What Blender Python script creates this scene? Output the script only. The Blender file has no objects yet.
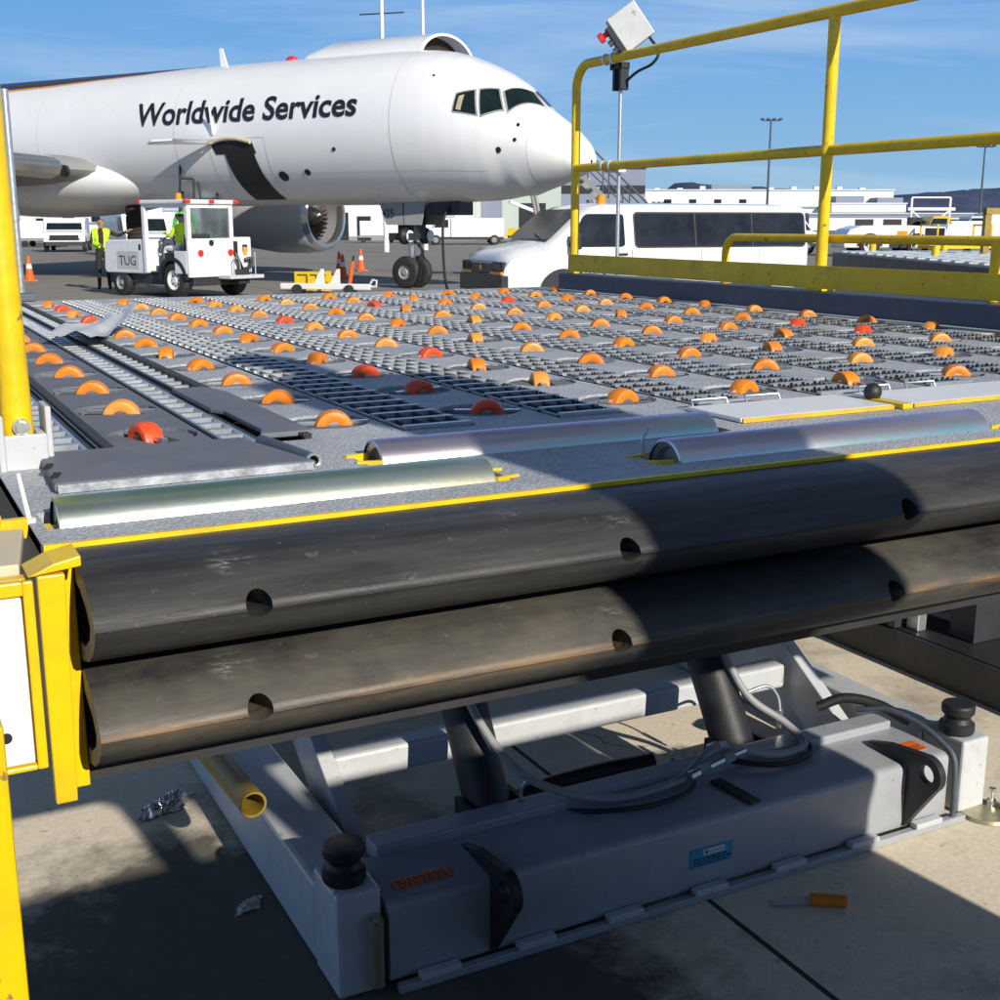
import bpy, math, random
from mathutils import Matrix, Vector, Euler
random.seed(7)
S = bpy.context.scene
COL = S.collection
PI = math.pi
rad = math.radians

# ------------------------------------------------------------------ materials
def mat(name, col, rough=.5, metal=0., var=.12, scale=6., bump=0., bscale=40., dirt=0., dcol=(.05, .045, .04), dscale=2.5,
        speck=0., sscale=220., spec=.5, stretch=(1, 1, 1), emis=None, coat=0., chips=0., chipcol=(.09, .07, .05)):
    m = bpy.data.materials.new(name); m.use_nodes = True
    nt = m.node_tree; N = nt.nodes; L = nt.links
    b = N['Principled BSDF']
    b.inputs['Roughness'].default_value = rough; b.inputs['Metallic'].default_value = metal
    b.inputs['Specular IOR Level'].default_value = spec
    b.inputs['Coat Weight'].default_value = coat
    tc = N.new('ShaderNodeTexCoord'); mp = N.new('ShaderNodeMapping'); mp.inputs['Scale'].default_value = stretch
    L.new(tc.outputs['Object'], mp.inputs['Vector'])
    def noise(sc, det=5., ro=.6):
        n = N.new('ShaderNodeTexNoise'); n.inputs['Scale'].default_value = sc; n.inputs['Detail'].default_value = det
        n.inputs['Roughness'].default_value = ro; L.new(mp.outputs[0], n.inputs['Vector']); return n
    def mixc(fac, a, bcol):
        x = N.new('ShaderNodeMix'); x.data_type = 'RGBA'
        for sock, v in ((x.inputs[0], fac), (x.inputs[6], a), (x.inputs[7], bcol)):
            if hasattr(v, 'links'): L.new(v, sock)
            elif isinstance(v, (tuple, list)): sock.default_value = (*v[:3], 1)
            else: sock.default_value = v
        return x.outputs[2]
    n1 = noise(scale)
    c = mixc(n1.outputs[0], tuple(max(0, k * (1 - var * 2)) for k in col), tuple(min(1, k * (1 + var * 2)) for k in col))
    if dirt:
        n2 = noise(dscale, 8., .68); r = N.new('ShaderNodeValToRGB')
        r.color_ramp.elements[0].position = .46; r.color_ramp.elements[1].position = .72
        L.new(n2.outputs[0], r.inputs[0])
        mm = N.new('ShaderNodeMath'); mm.operation = 'MULTIPLY'; mm.inputs[1].default_value = dirt
        L.new(r.outputs[0], mm.inputs[0]); c = mixc(mm.outputs[0], c, dcol)
    if speck:
        n3 = noise(sscale, 2., .5); r = N.new('ShaderNodeValToRGB')
        r.color_ramp.elements[0].position = .42; r.color_ramp.elements[1].position = .62
        L.new(n3.outputs[0], r.inputs[0])
        c = mixc(r.outputs[0], mixc(speck, c, (0, 0, 0)), mixc(speck * .35, c, (1, 1, 1)))
    if chips:
        n5 = noise(34, 4., .62); r = N.new('ShaderNodeValToRGB'); r.color_ramp.elements[0].position = .665; r.color_ramp.elements[1].position = .69
        L.new(n5.outputs[0], r.inputs[0]); mm = N.new('ShaderNodeMath'); mm.operation = 'MULTIPLY'; mm.inputs[1].default_value = chips
        L.new(r.outputs[0], mm.inputs[0]); c = mixc(mm.outputs[0], c, chipcol)
    L.new(c, b.inputs['Base Color'])
    if bump:
        n4 = noise(bscale, 3.); bp = N.new('ShaderNodeBump'); bp.inputs['Strength'].default_value = bump
        bp.inputs['Distance'].default_value = .01
        L.new(n4.outputs[0], bp.inputs['Height']); L.new(bp.outputs[0], b.inputs['Normal'])
    rr = N.new('ShaderNodeMapRange'); rr.inputs[3].default_value = max(.03, rough - .1); rr.inputs[4].default_value = min(1, rough + .12)
    L.new(n1.outputs[0], rr.inputs[0]); L.new(rr.outputs[0], b.inputs['Roughness'])
    if emis:
        b.inputs['Emission Color'].default_value = (*col, 1); b.inputs['Emission Strength'].default_value = emis
    return m

M = dict(
    yellow=mat('yellow_paint', (.87, .575, .005), .34, dirt=.45, dcol=(.40, .23, .03), dscale=11, var=.07, bump=.10, bscale=50, chips=.7),
    yellow_worn=mat('worn_yellow_paint', (.75, .44, .02), .5, dirt=.6, dcol=(.2, .13, .05), dscale=14),
    deck=mat('nonskid_deck_coating', (.52, .545, .575), .6, var=.12, scale=9, bump=.6, bscale=240, speck=.2, sscale=190, dirt=.35, dcol=(.15, .15, .16), dscale=4),
    deck_smooth=mat('smooth_deck_plate', (.165, .175, .20), .62, var=.14, scale=12, bump=.12, bscale=150, dirt=.4, dcol=(.11, .11, .12), dscale=7, spec=.25),
    slate=mat('slate_grey_paint', (.075, .088, .115), .5, var=.15, dirt=.5, dcol=(.13, .13, .13), dscale=9, chips=.5),
    grey=mat('light_grey_paint', (.56, .575, .58), .38, var=.05, dirt=.28, dcol=(.26, .25, .23), dscale=9, bump=.05, bscale=70, chips=.45),
    grey_beam=mat('mid_grey_paint', (.37, .385, .41), .36, var=.06, dirt=.28, dcol=(.19, .185, .175), dscale=9, bump=.05, bscale=70, chips=.45),
    edgeline=mat('scuffed_edge_paint', (.44, .46, .48), .6, var=.35, scale=60, dirt=.95, dcol=(.16, .17, .19), dscale=26, bump=.5, bscale=90),
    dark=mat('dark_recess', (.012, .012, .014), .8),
    dark_steel=mat('dark_steel', (.045, .047, .05), .5, .4, dirt=.4, dcol=(.1, .09, .08), dscale=8),
    bar=mat('serrated_bar_steel', (.045, .048, .056), .45, .5, var=.25),
    galv=mat('galvanised_steel', (.58, .60, .60), .36, .75, var=.12, scale=30),
    steel=mat('bright_steel', (.72, .72, .70), .25, .9, var=.1),
    zincy=mat('zinc_plating', (.55, .50, .34), .4, .8, var=.2, scale=25),
    orange=mat('orange_urethane', (.95, .25, .012), .42, var=.10, scale=18, dirt=.55, dcol=(.42, .12, .03), dscale=26, bump=.15, bscale=120),
    orange_light=mat('faded_orange_urethane', (.95, .33, .05), .42, var=.10, scale=18, dirt=.25, dcol=(.5, .2, .06), dscale=20),
    redor=mat('red_urethane', (.92, .09, .018), .42, var=.10, scale=18, dirt=.5, dcol=(.4, .04, .02), dscale=26, bump=.15, bscale=120),
    rubber=mat('black_rubber', (.018, .018, .019), .5, var=.3, bump=.1, bscale=120),
    concrete=None,
    white=mat('white_paint', (.80, .80, .78), .3, var=.03, dirt=.15, dcol=(.5, .48, .44), dscale=3, coat=.2),
    vehicle=mat('vehicle_white_enamel', (.83, .83, .83), .22, var=.02, dirt=.3, dcol=(.52, .49, .44), dscale=3.5, coat=.5),
    plane=mat('aircraft_white_enamel', (.87, .87, .865), .26, var=.025, scale=.8, dirt=.12, dcol=(.62, .61, .58), dscale=.5, coat=.4),
    radome=mat('radome_cream', (.86, .85, .81), .3, var=.02),
    brown=mat('dark_brown_livery', (.035, .022, .03), .3, var=.1),
    gold=mat('gold_livery', (.78, .35, .03), .3),
    ink=mat('dark_lettering', (.02, .015, .02), .35),
    glass=mat('dark_window_glass', (.010, .019, .022), .12, var=.4, scale=3, spec=.14),
    grille=mat('black_grille', (.02, .02, .022), .4, var=.3),
    tyre=mat('tyre_rubber', (.022, .021, .02), .7, var=.3, dirt=.4, dcol=(.09, .085, .08), dscale=12),
    dplate=mat('dark_plate', (.03, .031, .034), .45, .3, var=.3),
    cloth=mat('dark_work_clothes', (.03, .022, .018), .85, var=.2, bump=.3, bscale=30),
    hivis=mat('hi_vis_fabric', (.55, .85, .02), .7, var=.1),
    green=mat('green_fabric', (.06, .45, .05), .7, var=.1),
    skin=mat('skin', (.42, .22, .15), .5, var=.08),
    hair=mat('dark_hair', (.02, .015, .012), .6),
    red=mat('red_lamp', (.75, .03, .02), .25), amber=mat('amber_lamp', (.95, .30, .01), .25),
    cone=mat('cone_orange', (.90, .12, .015), .45, var=.06),
    metalwing=mat('bare_leading_edge', (.70, .70, .69), .22, .9, var=.06, scale=2),
    wing=mat('wing_grey', (.26, .26, .25), .4, var=.08, scale=1),
    nacelle=mat('nacelle_grey', (.58, .58, .56), .35, var=.06, scale=1, dirt=.2, dcol=(.3, .29, .27), dscale=1.5),
    seam=mat('seam_grey', (.64, .64, .63), .4),
    titan=mat('fan_titanium', (.34, .29, .26), .35, .8, var=.2, scale=4),
    label_o=mat('orange_label', (.85, .16, .015), .4, var=.05), label_b=mat('blue_label', (.045, .30, .48), .35, var=.08),
    paper=mat('translucent_film', (.62, .61, .58), .35, var=.15, scale=20),
    foil=mat('foil', (.8, .8, .8), .2, .8, var=.3, scale=60),
    pad=mat('white_plastic', (.83, .82, .79), .35, var=.03, dirt=.1, dcol=(.55, .5, .42), dscale=8),
    beige=mat('beige_board', (.66, .56, .40), .55, var=.06, dirt=.3, dcol=(.5, .4, .26), dscale=10),
    hose=mat('grey_hose', (.30, .30, .30), .5, var=.12, scale=40),
    rust=mat('rusty_brown_paint', (.085, .05, .018), .6, var=.3, scale=20, dirt=.5, dcol=(.02, .018, .015), dscale=10),
    olive=mat('olive_yellow_tube', (.32, .21, .025), .45, var=.15, dirt=.4, dcol=(.1, .07, .02), dscale=20),
    wall_white=mat('white_cladding', (.78, .78, .77), .6, var=.05, scale=.2),
    wall_green=mat('pale_green_cladding', (.45, .52, .46), .6, var=.06, scale=.2),
    wall_blue=mat('blue_grey_cladding', (.22, .25, .34), .6, var=.08, scale=.3),
    roof=mat('pale_roof', (.6, .62, .63), .6, var=.05, scale=.2),
    blind=mat('cream_blind', (.45, .38, .25), .8),
    van_glass=mat('tinted_glass', (.02, .023, .027), .10, var=.5, scale=2.2, spec=.35),
)

def rubber_fender(name, dust, worn):
    m = bpy.data.materials.new(name); m.use_nodes = True; nt = m.node_tree; N = nt.nodes; L = nt.links; b = N['Principled BSDF']
    tc = N.new('ShaderNodeTexCoord')
    def noise(scale, sx, det=6, ro=.65):
        mp = N.new('ShaderNodeMapping'); mp.inputs['Scale'].default_value = sx; L.new(tc.outputs['Object'], mp.inputs[0])
        n = N.new('ShaderNodeTexNoise'); n.inputs['Scale'].default_value = scale; n.inputs['Detail'].default_value = det; n.inputs['Roughness'].default_value = ro
        L.new(mp.outputs[0], n.inputs[0]); return n.outputs[0]
    def ramp(v, a, c, col0=(0, 0, 0, 1), col1=(1, 1, 1, 1)):
        r = N.new('ShaderNodeValToRGB'); r.color_ramp.elements[0].position = a; r.color_ramp.elements[1].position = c
        r.color_ramp.elements[0].color = col0; r.color_ramp.elements[1].color = col1; L.new(v, r.inputs[0]); return r.outputs[0]
    def mix(f, a, c):
        x = N.new('ShaderNodeMix'); x.data_type = 'RGBA'
        for s_, v in ((x.inputs[0], f), (x.inputs[6], a), (x.inputs[7], c)):
            if hasattr(v, 'links'): L.new(v, s_)
            elif isinstance(v, tuple): s_.default_value = (*v, 1)
            else: s_.default_value = v
        return x.outputs[2]
    def mul(a, c):
        x = N.new('ShaderNodeMath'); x.operation = 'MULTIPLY'
        for s_, v in ((x.inputs[0], a), (x.inputs[1], c)):
            if hasattr(v, 'links'): L.new(v, s_)
            else: s_.default_value = v
        return x.outputs[0]
    streak = ramp(noise(5, (1, 9, 9)), .38, .68)
    patch = ramp(noise(3.2, (1, 1.5, 1.5), 8), .45, .7)
    c = mix(streak, (.019, .019, .021), (.056, .054, .053))
    c = mix(mul(patch, dust), c, (.125, .115, .088))
    spots = ramp(noise(70, (1, 1, 1), 2), .68, .74)
    c = mix(mul(spots, .35), c, (.2, .18, .15))
    if worn:
        sx = N.new('ShaderNodeSeparateXYZ'); L.new(tc.outputs['Object'], sx.inputs[0])
        d = N.new('ShaderNodeMath'); d.operation = 'SUBTRACT'; L.new(sx.outputs[2], d.inputs[0]); d.inputs[1].default_value = .0565
        ab = N.new('ShaderNodeMath'); ab.operation = 'ABSOLUTE'; L.new(d.outputs[0], ab.inputs[0])
        band = ramp(ab.outputs[0], 0, .010, (1, 1, 1, 1), (0, 0, 0, 1))
        rub = ramp(noise(6, (1.2, 14, 14), 8), .40, .58)
        c = mix(mul(mul(band, rub), .65), c, (.34, .19, .075))
    for (px_, py_, pz_, rad_) in ((.135, -.085, .095, .026), (.56, -.10, .088, .02), (.95, -.05, .102, .03), (.30, -.125, .066, .012), (.44, -.06, .101, .018)):
        ds = N.new('ShaderNodeVectorMath'); ds.operation = 'DISTANCE'; L.new(tc.outputs['Object'], ds.inputs[0]); ds.inputs[1].default_value = (px_, py_, pz_)
        near_ = ramp(ds.outputs['Value'], rad_ * .3, rad_, (1, 1, 1, 1), (0, 0, 0, 1))
        c = mix(mul(mul(near_, ramp(noise(75, (.6, 2, 2), 9, .75), .50, .60)), .75 if rad_ > .025 else .4), c, (.30, .29, .28))
    L.new(c, b.inputs['Base Color'])
    rr = N.new('ShaderNodeMapRange'); rr.inputs[3].default_value = .34; rr.inputs[4].default_value = .62
    L.new(noise(9, (1, 4, 4)), rr.inputs[0]); L.new(rr.outputs[0], b.inputs['Roughness'])
    bp = N.new('ShaderNodeBump'); bp.inputs['Strength'].default_value = .18; bp.inputs['Distance'].default_value = .004
    L.new(noise(38, (1, 2, 2), 8), bp.inputs['Height']); L.new(bp.outputs[0], b.inputs['Normal'])
    return m
M['fender'] = rubber_fender('fender_rubber', .15, False)
M['fender_worn'] = rubber_fender('worn_fender_rubber', .95, True)

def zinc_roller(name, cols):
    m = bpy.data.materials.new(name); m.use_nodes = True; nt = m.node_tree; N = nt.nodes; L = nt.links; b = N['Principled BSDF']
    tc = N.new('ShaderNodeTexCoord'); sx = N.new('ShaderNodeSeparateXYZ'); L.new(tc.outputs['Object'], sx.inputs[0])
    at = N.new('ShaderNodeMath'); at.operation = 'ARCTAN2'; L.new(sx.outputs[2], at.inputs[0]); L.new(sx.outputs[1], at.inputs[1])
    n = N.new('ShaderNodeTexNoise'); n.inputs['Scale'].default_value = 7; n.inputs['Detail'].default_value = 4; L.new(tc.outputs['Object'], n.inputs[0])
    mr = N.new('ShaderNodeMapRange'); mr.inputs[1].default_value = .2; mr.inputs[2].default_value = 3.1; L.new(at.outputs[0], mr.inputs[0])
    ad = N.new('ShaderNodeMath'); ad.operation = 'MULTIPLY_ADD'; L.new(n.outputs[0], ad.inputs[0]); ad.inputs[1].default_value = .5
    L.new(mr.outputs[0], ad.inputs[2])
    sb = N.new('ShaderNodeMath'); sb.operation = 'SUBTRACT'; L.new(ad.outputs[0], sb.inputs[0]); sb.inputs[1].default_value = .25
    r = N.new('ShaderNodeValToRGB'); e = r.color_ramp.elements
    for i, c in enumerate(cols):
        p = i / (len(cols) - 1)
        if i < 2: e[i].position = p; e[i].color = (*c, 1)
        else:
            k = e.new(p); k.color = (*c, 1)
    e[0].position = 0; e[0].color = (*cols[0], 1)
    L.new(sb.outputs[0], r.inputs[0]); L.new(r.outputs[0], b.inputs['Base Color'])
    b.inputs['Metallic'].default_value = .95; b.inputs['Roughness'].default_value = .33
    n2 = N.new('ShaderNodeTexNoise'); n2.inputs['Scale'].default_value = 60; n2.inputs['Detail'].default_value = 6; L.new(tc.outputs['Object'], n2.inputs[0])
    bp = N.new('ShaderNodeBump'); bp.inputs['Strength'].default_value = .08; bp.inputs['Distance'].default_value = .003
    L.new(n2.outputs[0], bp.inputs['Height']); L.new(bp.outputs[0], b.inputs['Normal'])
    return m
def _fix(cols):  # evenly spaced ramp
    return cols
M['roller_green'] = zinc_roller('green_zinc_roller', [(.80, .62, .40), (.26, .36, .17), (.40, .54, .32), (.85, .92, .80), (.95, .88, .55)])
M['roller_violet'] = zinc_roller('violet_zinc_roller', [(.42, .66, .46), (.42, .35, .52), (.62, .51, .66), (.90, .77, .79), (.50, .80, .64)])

# ------------------------------------------------------------------ mesh builder
class MB:
    def __init__(s): s.v = []; s.f = []; s.m = []; s.mi = 0; s.M = Matrix()
    def add(s, vs, fs):
        o = len(s.v); s.v += [tuple(s.M @ Vector(p)) for p in vs]
        for f in fs: s.f.append([o + i for i in f]); s.m.append(s.mi)
        return s
    def box(s, c, d, rot=None):
        x, y, z = (k / 2 for k in d); R = Euler(rot).to_matrix() if rot else Matrix.Identity(3)
        vs = [Vector(c) + R @ Vector((a * x, b * y, e * z)) for a in (-1, 1) for b in (-1, 1) for e in (-1, 1)]
        return s.add(vs, [(0, 1, 3, 2), (4, 6, 7, 5), (0, 4, 5, 1), (2, 3, 7, 6), (0, 2, 6, 4), (1, 5, 7, 3)])
    def b2(s, x0, x1, y0, y1, z0, z1): return s.box(((x0 + x1) / 2, (y0 + y1) / 2, (z0 + z1) / 2), (x1 - x0, y1 - y0, z1 - z0))
    def tube(s, pts, r, n=12, cap=True, closed=False):
        pts = [Vector(p) for p in pts]; rings = []; k = len(pts); rs = r if isinstance(r, (list, tuple)) else [r] * k
        up = None
        for i in range(k):
            if closed: t = pts[(i + 1) % k] - pts[i - 1]
            else: t = pts[min(i + 1, k - 1)] - pts[max(i - 1, 0)]
            t.normalize()
            if up is None: up = t.orthogonal().normalized()
            else:
                up = up - t * up.dot(t)
                if up.length < 1e-6: up = t.orthogonal()
                up.normalize()
            w = t.cross(up)
            rings.append([pts[i] + (up * math.cos(2 * PI * j / n) + w * math.sin(2 * PI * j / n)) * rs[i] for j in range(n)])
        vs = [p for q in rings for p in q]; fs = []
        for i in range(k if closed else k - 1):
            a = i * n; b = ((i + 1) % k) * n
            for j in range(n): fs.append((a + j, a + (j + 1) % n, b + (j + 1) % n, b + j))
        if cap and not closed: fs += [tuple(range(n - 1, -1, -1)), tuple(range((k - 1) * n, k * n))]
        return s.add(vs, fs)
    def cyl(s, a, b, r, n=20, r2=None): return s.tube([a, b], [r, r if r2 is None else r2], n)
    def lathe(s, prof, c=(0, 0, 0), axis='z', n=28, arc=2 * PI):
        vs = []; full = abs(arc - 2 * PI) < 1e-6; kk = n if full else n + 1
        for (r, h) in prof:
            for j in range(kk):
                a = arc * j / n; x, y = r * math.cos(a), r * math.sin(a)
                p = {'z': (x, y, h), 'x': (h, x, y), 'y': (y, h, x)}[axis]
                vs.append((p[0] + c[0], p[1] + c[1], p[2] + c[2]))
        fs = []
        for i in range(len(prof) - 1):
            for j in range(n if full else n):
                j2 = (j + 1) % kk
                if not full and j == n: continue
                fs.append((i * kk + j, i * kk + j2, (i + 1) * kk + j2, (i + 1) * kk + j))
        return s.add(vs, fs)
    def prism(s, poly, h, axis='z', o=0.):
        n = len(poly)
        def P(a, b, t): return {'z': (a, b, t), 'y': (a, t, b), 'x': (t, a, b)}[axis]
        vs = [P(a, b, o) for a, b in poly] + [P(a, b, o + h) for a, b in poly]
        fs = [tuple(range(n - 1, -1, -1)), tuple(range(n, 2 * n))] + [(i, (i + 1) % n, n + (i + 1) % n, n + i) for i in range(n)]
        return s.add(vs, fs)
    def quad(s, a, b, c, d): return s.add([a, b, c, d], [(0, 1, 2, 3)])
    def sphere(s, c, r, n=16, m=10, sc=(1, 1, 1)):
        vs = []; fs = []
        for i in range(m + 1):
            t = PI * i / m
            for j in range(n):
                p = 2 * PI * j / n; vs.append((c[0] + r * sc[0] * math.sin(t) * math.cos(p), c[1] + r * sc[1] * math.sin(t) * math.sin(p), c[2] + r * sc[2] * math.cos(t)))
        for i in range(m):
            for j in range(n): fs.append((i * n + j, (i + 1) * n + j, (i + 1) * n + (j + 1) % n, i * n + (j + 1) % n))
        return s.add(vs, fs)
    def build(s, name, mats, parent=None, smooth=False, bevel=0., loc=None, rot=None, flat_caps=35):
        me = bpy.data.meshes.new(name); me.from_pydata(s.v, [], s.f)
        if not isinstance(mats, (list, tuple)): mats = [mats]
        for q in mats: me.materials.append(M[q] if isinstance(q, str) else q)
        me.polygons.foreach_set('material_index', s.m)
        me.update(); me.validate()
        import bmesh
        bm = bmesh.new(); bm.from_mesh(me); bmesh.ops.recalc_face_normals(bm, faces=bm.faces)
        if smooth:
            for f in bm.faces: f.smooth = True
            for e in bm.edges:
                if len(e.link_faces) == 2 and e.calc_face_angle(0) > rad(flat_caps): e.smooth = False
        bm.to_mesh(me); bm.free()
        o = bpy.data.objects.new(name, me); COL.objects.link(o); o.parent = parent
        if loc: o.location = loc
        if rot: o.rotation_euler = rot
        if bevel:
            bv = o.modifiers.new('edge', 'BEVEL'); bv.width = bevel; bv.segments = 2; bv.limit_method = 'ANGLE'; bv.angle_limit = rad(40)
            bv.harden_normals = False
        return o
def tag(o, label=None, cat=None, group=None, kind=None):
    for k, v in (('label', label), ('category', cat), ('group', group), ('kind', kind)):
        if v: o[k] = v
    return o
def thing(name, label, cat, loc=(0, 0, 0), rz=0., group=None):
    o = bpy.data.objects.new(name, None); COL.objects.link(o); o.location = loc; o.rotation_euler = (0, 0, rz); o.empty_display_size = .1
    return tag(o, label, cat, group)
def copy_tree(o, parent=None):
    c = o.copy(); COL.objects.link(c); c.parent = parent
    for ch in list(o.children): copy_tree(ch, c)
    return c
def text_geo(txt, size=1., shear=0., bold=0.):
    cu = bpy.data.curves.new('lettering', 'FONT'); cu.body = txt; cu.size = size; cu.shear = shear; cu.offset = bold; cu.resolution_u = 4
    o = bpy.data.objects.new('lettering', cu); COL.objects.link(o)
    dg = bpy.context.evaluated_depsgraph_get(); me = bpy.data.meshes.new_from_object(o.evaluated_get(dg))
    import bmesh
    bm = bmesh.new(); bm.from_mesh(me); ys = [v.co.y for v in bm.verts]; ya, yb = min(ys), max(ys)
    for k in range(1, 10):
        bmesh.ops.bisect_plane(bm, geom=bm.verts[:] + bm.edges[:] + bm.faces[:], plane_co=(0, ya + (yb - ya) * k / 10, 0), plane_no=(0, 1, 0))
    bmesh.ops.triangulate(bm, faces=bm.faces[:]); bm.to_mesh(me); bm.free()
    vs = [tuple(v.co) for v in me.vertices]; fs = [tuple(p.vertices) for p in me.polygons]
    bpy.data.objects.remove(o); bpy.data.curves.remove(cu); bpy.data.meshes.remove(me)
    x0 = min(v[0] for v in vs); x1 = max(v[0] for v in vs); y0 = min(v[1] for v in vs); y1 = max(v[1] for v in vs)
    return [((v[0] - x0) / (x1 - x0), (v[1] - y0) / (y1 - y0)) for v in vs], fs
def arc_pts(c, r, a0, a1, n, plane='xz', o=0.):
    out = []
    for i in range(n + 1):
        a = a0 + (a1 - a0) * i / n; u, w = c[0] + r * math.cos(a), c[1] + r * math.sin(a)
        out.append({'xz': (u, o, w), 'yz': (o, u, w), 'xy': (u, w, o)}[plane])
    return out
def bez(p, n=16):
    """smooth curve through points (Catmull-Rom)"""
    p = [Vector(q) for q in p]; p = [2 * p[0] - p[1]] + p + [2 * p[-1] - p[-2]]; out = []
    for i in range(1, len(p) - 2):
        for k in range(n):
            t = k / n; a, b, c, d = p[i - 1:i + 3]
            out.append(.5 * ((2 * b) + (c - a) * t + (2 * a - 5 * b + 4 * c - d) * t * t + (3 * b - a - 3 * c + d) * t ** 3))
    out.append(p[-2]); return out

# ------------------------------------------------------------------ camera, world, sun
YAW, PITCH = rad(27.55), rad(12.825)
cam = bpy.data.cameras.new('camera'); camo = bpy.data.objects.new('camera', cam); COL.objects.link(camo)
camo.location = (0, 0, 1.7); camo.rotation_euler = (PI / 2 - PITCH, 0, -YAW)
cam.sensor_width = 36; cam.lens = 36 * 1226 / 1000; cam.clip_start = .03; cam.clip_end = 30000
S.camera = camo
FW = Vector((math.sin(YAW), math.cos(YAW), 0)); RT = Vector((math.cos(YAW), -math.sin(YAW), 0))
def LD(l, d, z=0.):   # lateral offset and distance measured along the view's heading on the apron
    p = RT * l + FW * d; return Vector((p.x, p.y, z))
def heading(l, d):    # rotation about z that turns local +x toward (lateral, distance)
    p = RT * l + FW * d; return math.atan2(p.y, p.x)

SUN_EL = 26.
sd = Vector((.105, -.99, 0)).normalized() * math.cos(rad(SUN_EL)) + Vector((0, 0, math.sin(rad(SUN_EL))))
sun = bpy.data.lights.new('sun', 'SUN'); sun.energy = 5.0; sun.angle = rad(.5); sun.color = (1., .94, .84)
suno = bpy.data.objects.new('sun', sun); COL.objects.link(suno); suno.rotation_euler = sd.to_track_quat('Z', 'Y').to_euler(); suno.location = (0, 0, 60)

w = bpy.data.worlds.new('World'); S.world = w; w.use_nodes = True
nt = w.node_tree; N = nt.nodes; L = nt.links; bg = N['Background']
sky = N.new('ShaderNodeTexSky'); sky.sky_type = 'NISHITA'; sky.sun_disc = False
sky.sun_elevation = rad(SUN_EL); sky.sun_rotation = math.atan2(sd.x, sd.y); sky.air_density = 1.0; sky.dust_density = .0; sky.ozone_density = 2.2
hs = N.new('ShaderNodeMix'); hs.data_type = 'RGBA'; hs.blend_type = 'MULTIPLY'; hs.inputs[0].default_value = 1; L.new(sky.outputs[0], hs.inputs[6]); hs.inputs[7].default_value = (.68, .69, .70, 1)
tc = N.new('ShaderNodeTexCoord'); mp = N.new('ShaderNodeMapping'); mp.inputs['Scale'].default_value = (1.2, 1.2, 9.); mp.inputs['Rotation'].default_value = (.10, .06, .3)
L.new(tc.outputs['Generated'], mp.inputs[0])
n1 = N.new('ShaderNodeTexNoise'); n1.inputs['Scale'].default_value = 2.2; n1.inputs['Detail'].default_value = 9; n1.inputs['Roughness'].default_value = .58; n1.inputs['Distortion'].default_value = .6
L.new(mp.outputs[0], n1.inputs[0])
cr = N.new('ShaderNodeValToRGB'); cr.color_ramp.elements[0].position = .45; cr.color_ramp.elements[1].position = .80
L.new(n1.outputs[0], cr.inputs[0])
mu = N.new('ShaderNodeMath'); mu.operation = 'MULTIPLY'; mu.inputs[1].default_value = .8; L.new(cr.outputs[0], mu.inputs[0])
mx = N.new('ShaderNodeMix'); mx.data_type = 'RGBA'; L.new(mu.outputs[0], mx.inputs[0]); L.new(hs.outputs[0], mx.inputs[6]); mx.inputs[7].default_value = (7.6, 9.2, 11., 1)
sx = N.new('ShaderNodeSeparateXYZ'); L.new(tc.outputs['Generated'], sx.inputs[0])
er = N.new('ShaderNodeValToRGB'); e = er.color_ramp.elements; e[0].position = 0; e[0].color = (5.6, 10.4, 14.6, 1); e[1].position = .36; e[1].color = (1.5, 4.7, 14.8, 1); k = e.new(.14); k.color = (3.0, 7.6, 15.2, 1)
L.new(sx.outputs[2], er.inputs[0])
el = N.new('ShaderNodeMapRange'); el.inputs[1].default_value = .30; el.inputs[2].default_value = .55; el.inputs[3].default_value = .85; el.inputs[4].default_value = 0; L.new(sx.outputs[2], el.inputs[0])
hz = N.new('ShaderNodeMix'); hz.data_type = 'RGBA'; L.new(el.outputs[0], hz.inputs[0]); L.new(hs.outputs[2], hz.inputs[6]); L.new(er.outputs[0], hz.inputs[7])
mx.inputs[7].default_value = (9.5, 12.2, 15.5, 1)
L.new(hz.outputs[2], mx.inputs[6]); L.new(mx.outputs[2], bg.inputs[0]); bg.inputs[1].default_value = .056
S.view_settings.view_transform = 'Standard'; S.view_settings.look = 'None'; S.view_settings.exposure = 0; S.view_settings.gamma = 1
S.render.engine = 'CYCLES'; S.cycles.use_denoising = True; S.cycles.max_bounces = 8

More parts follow.
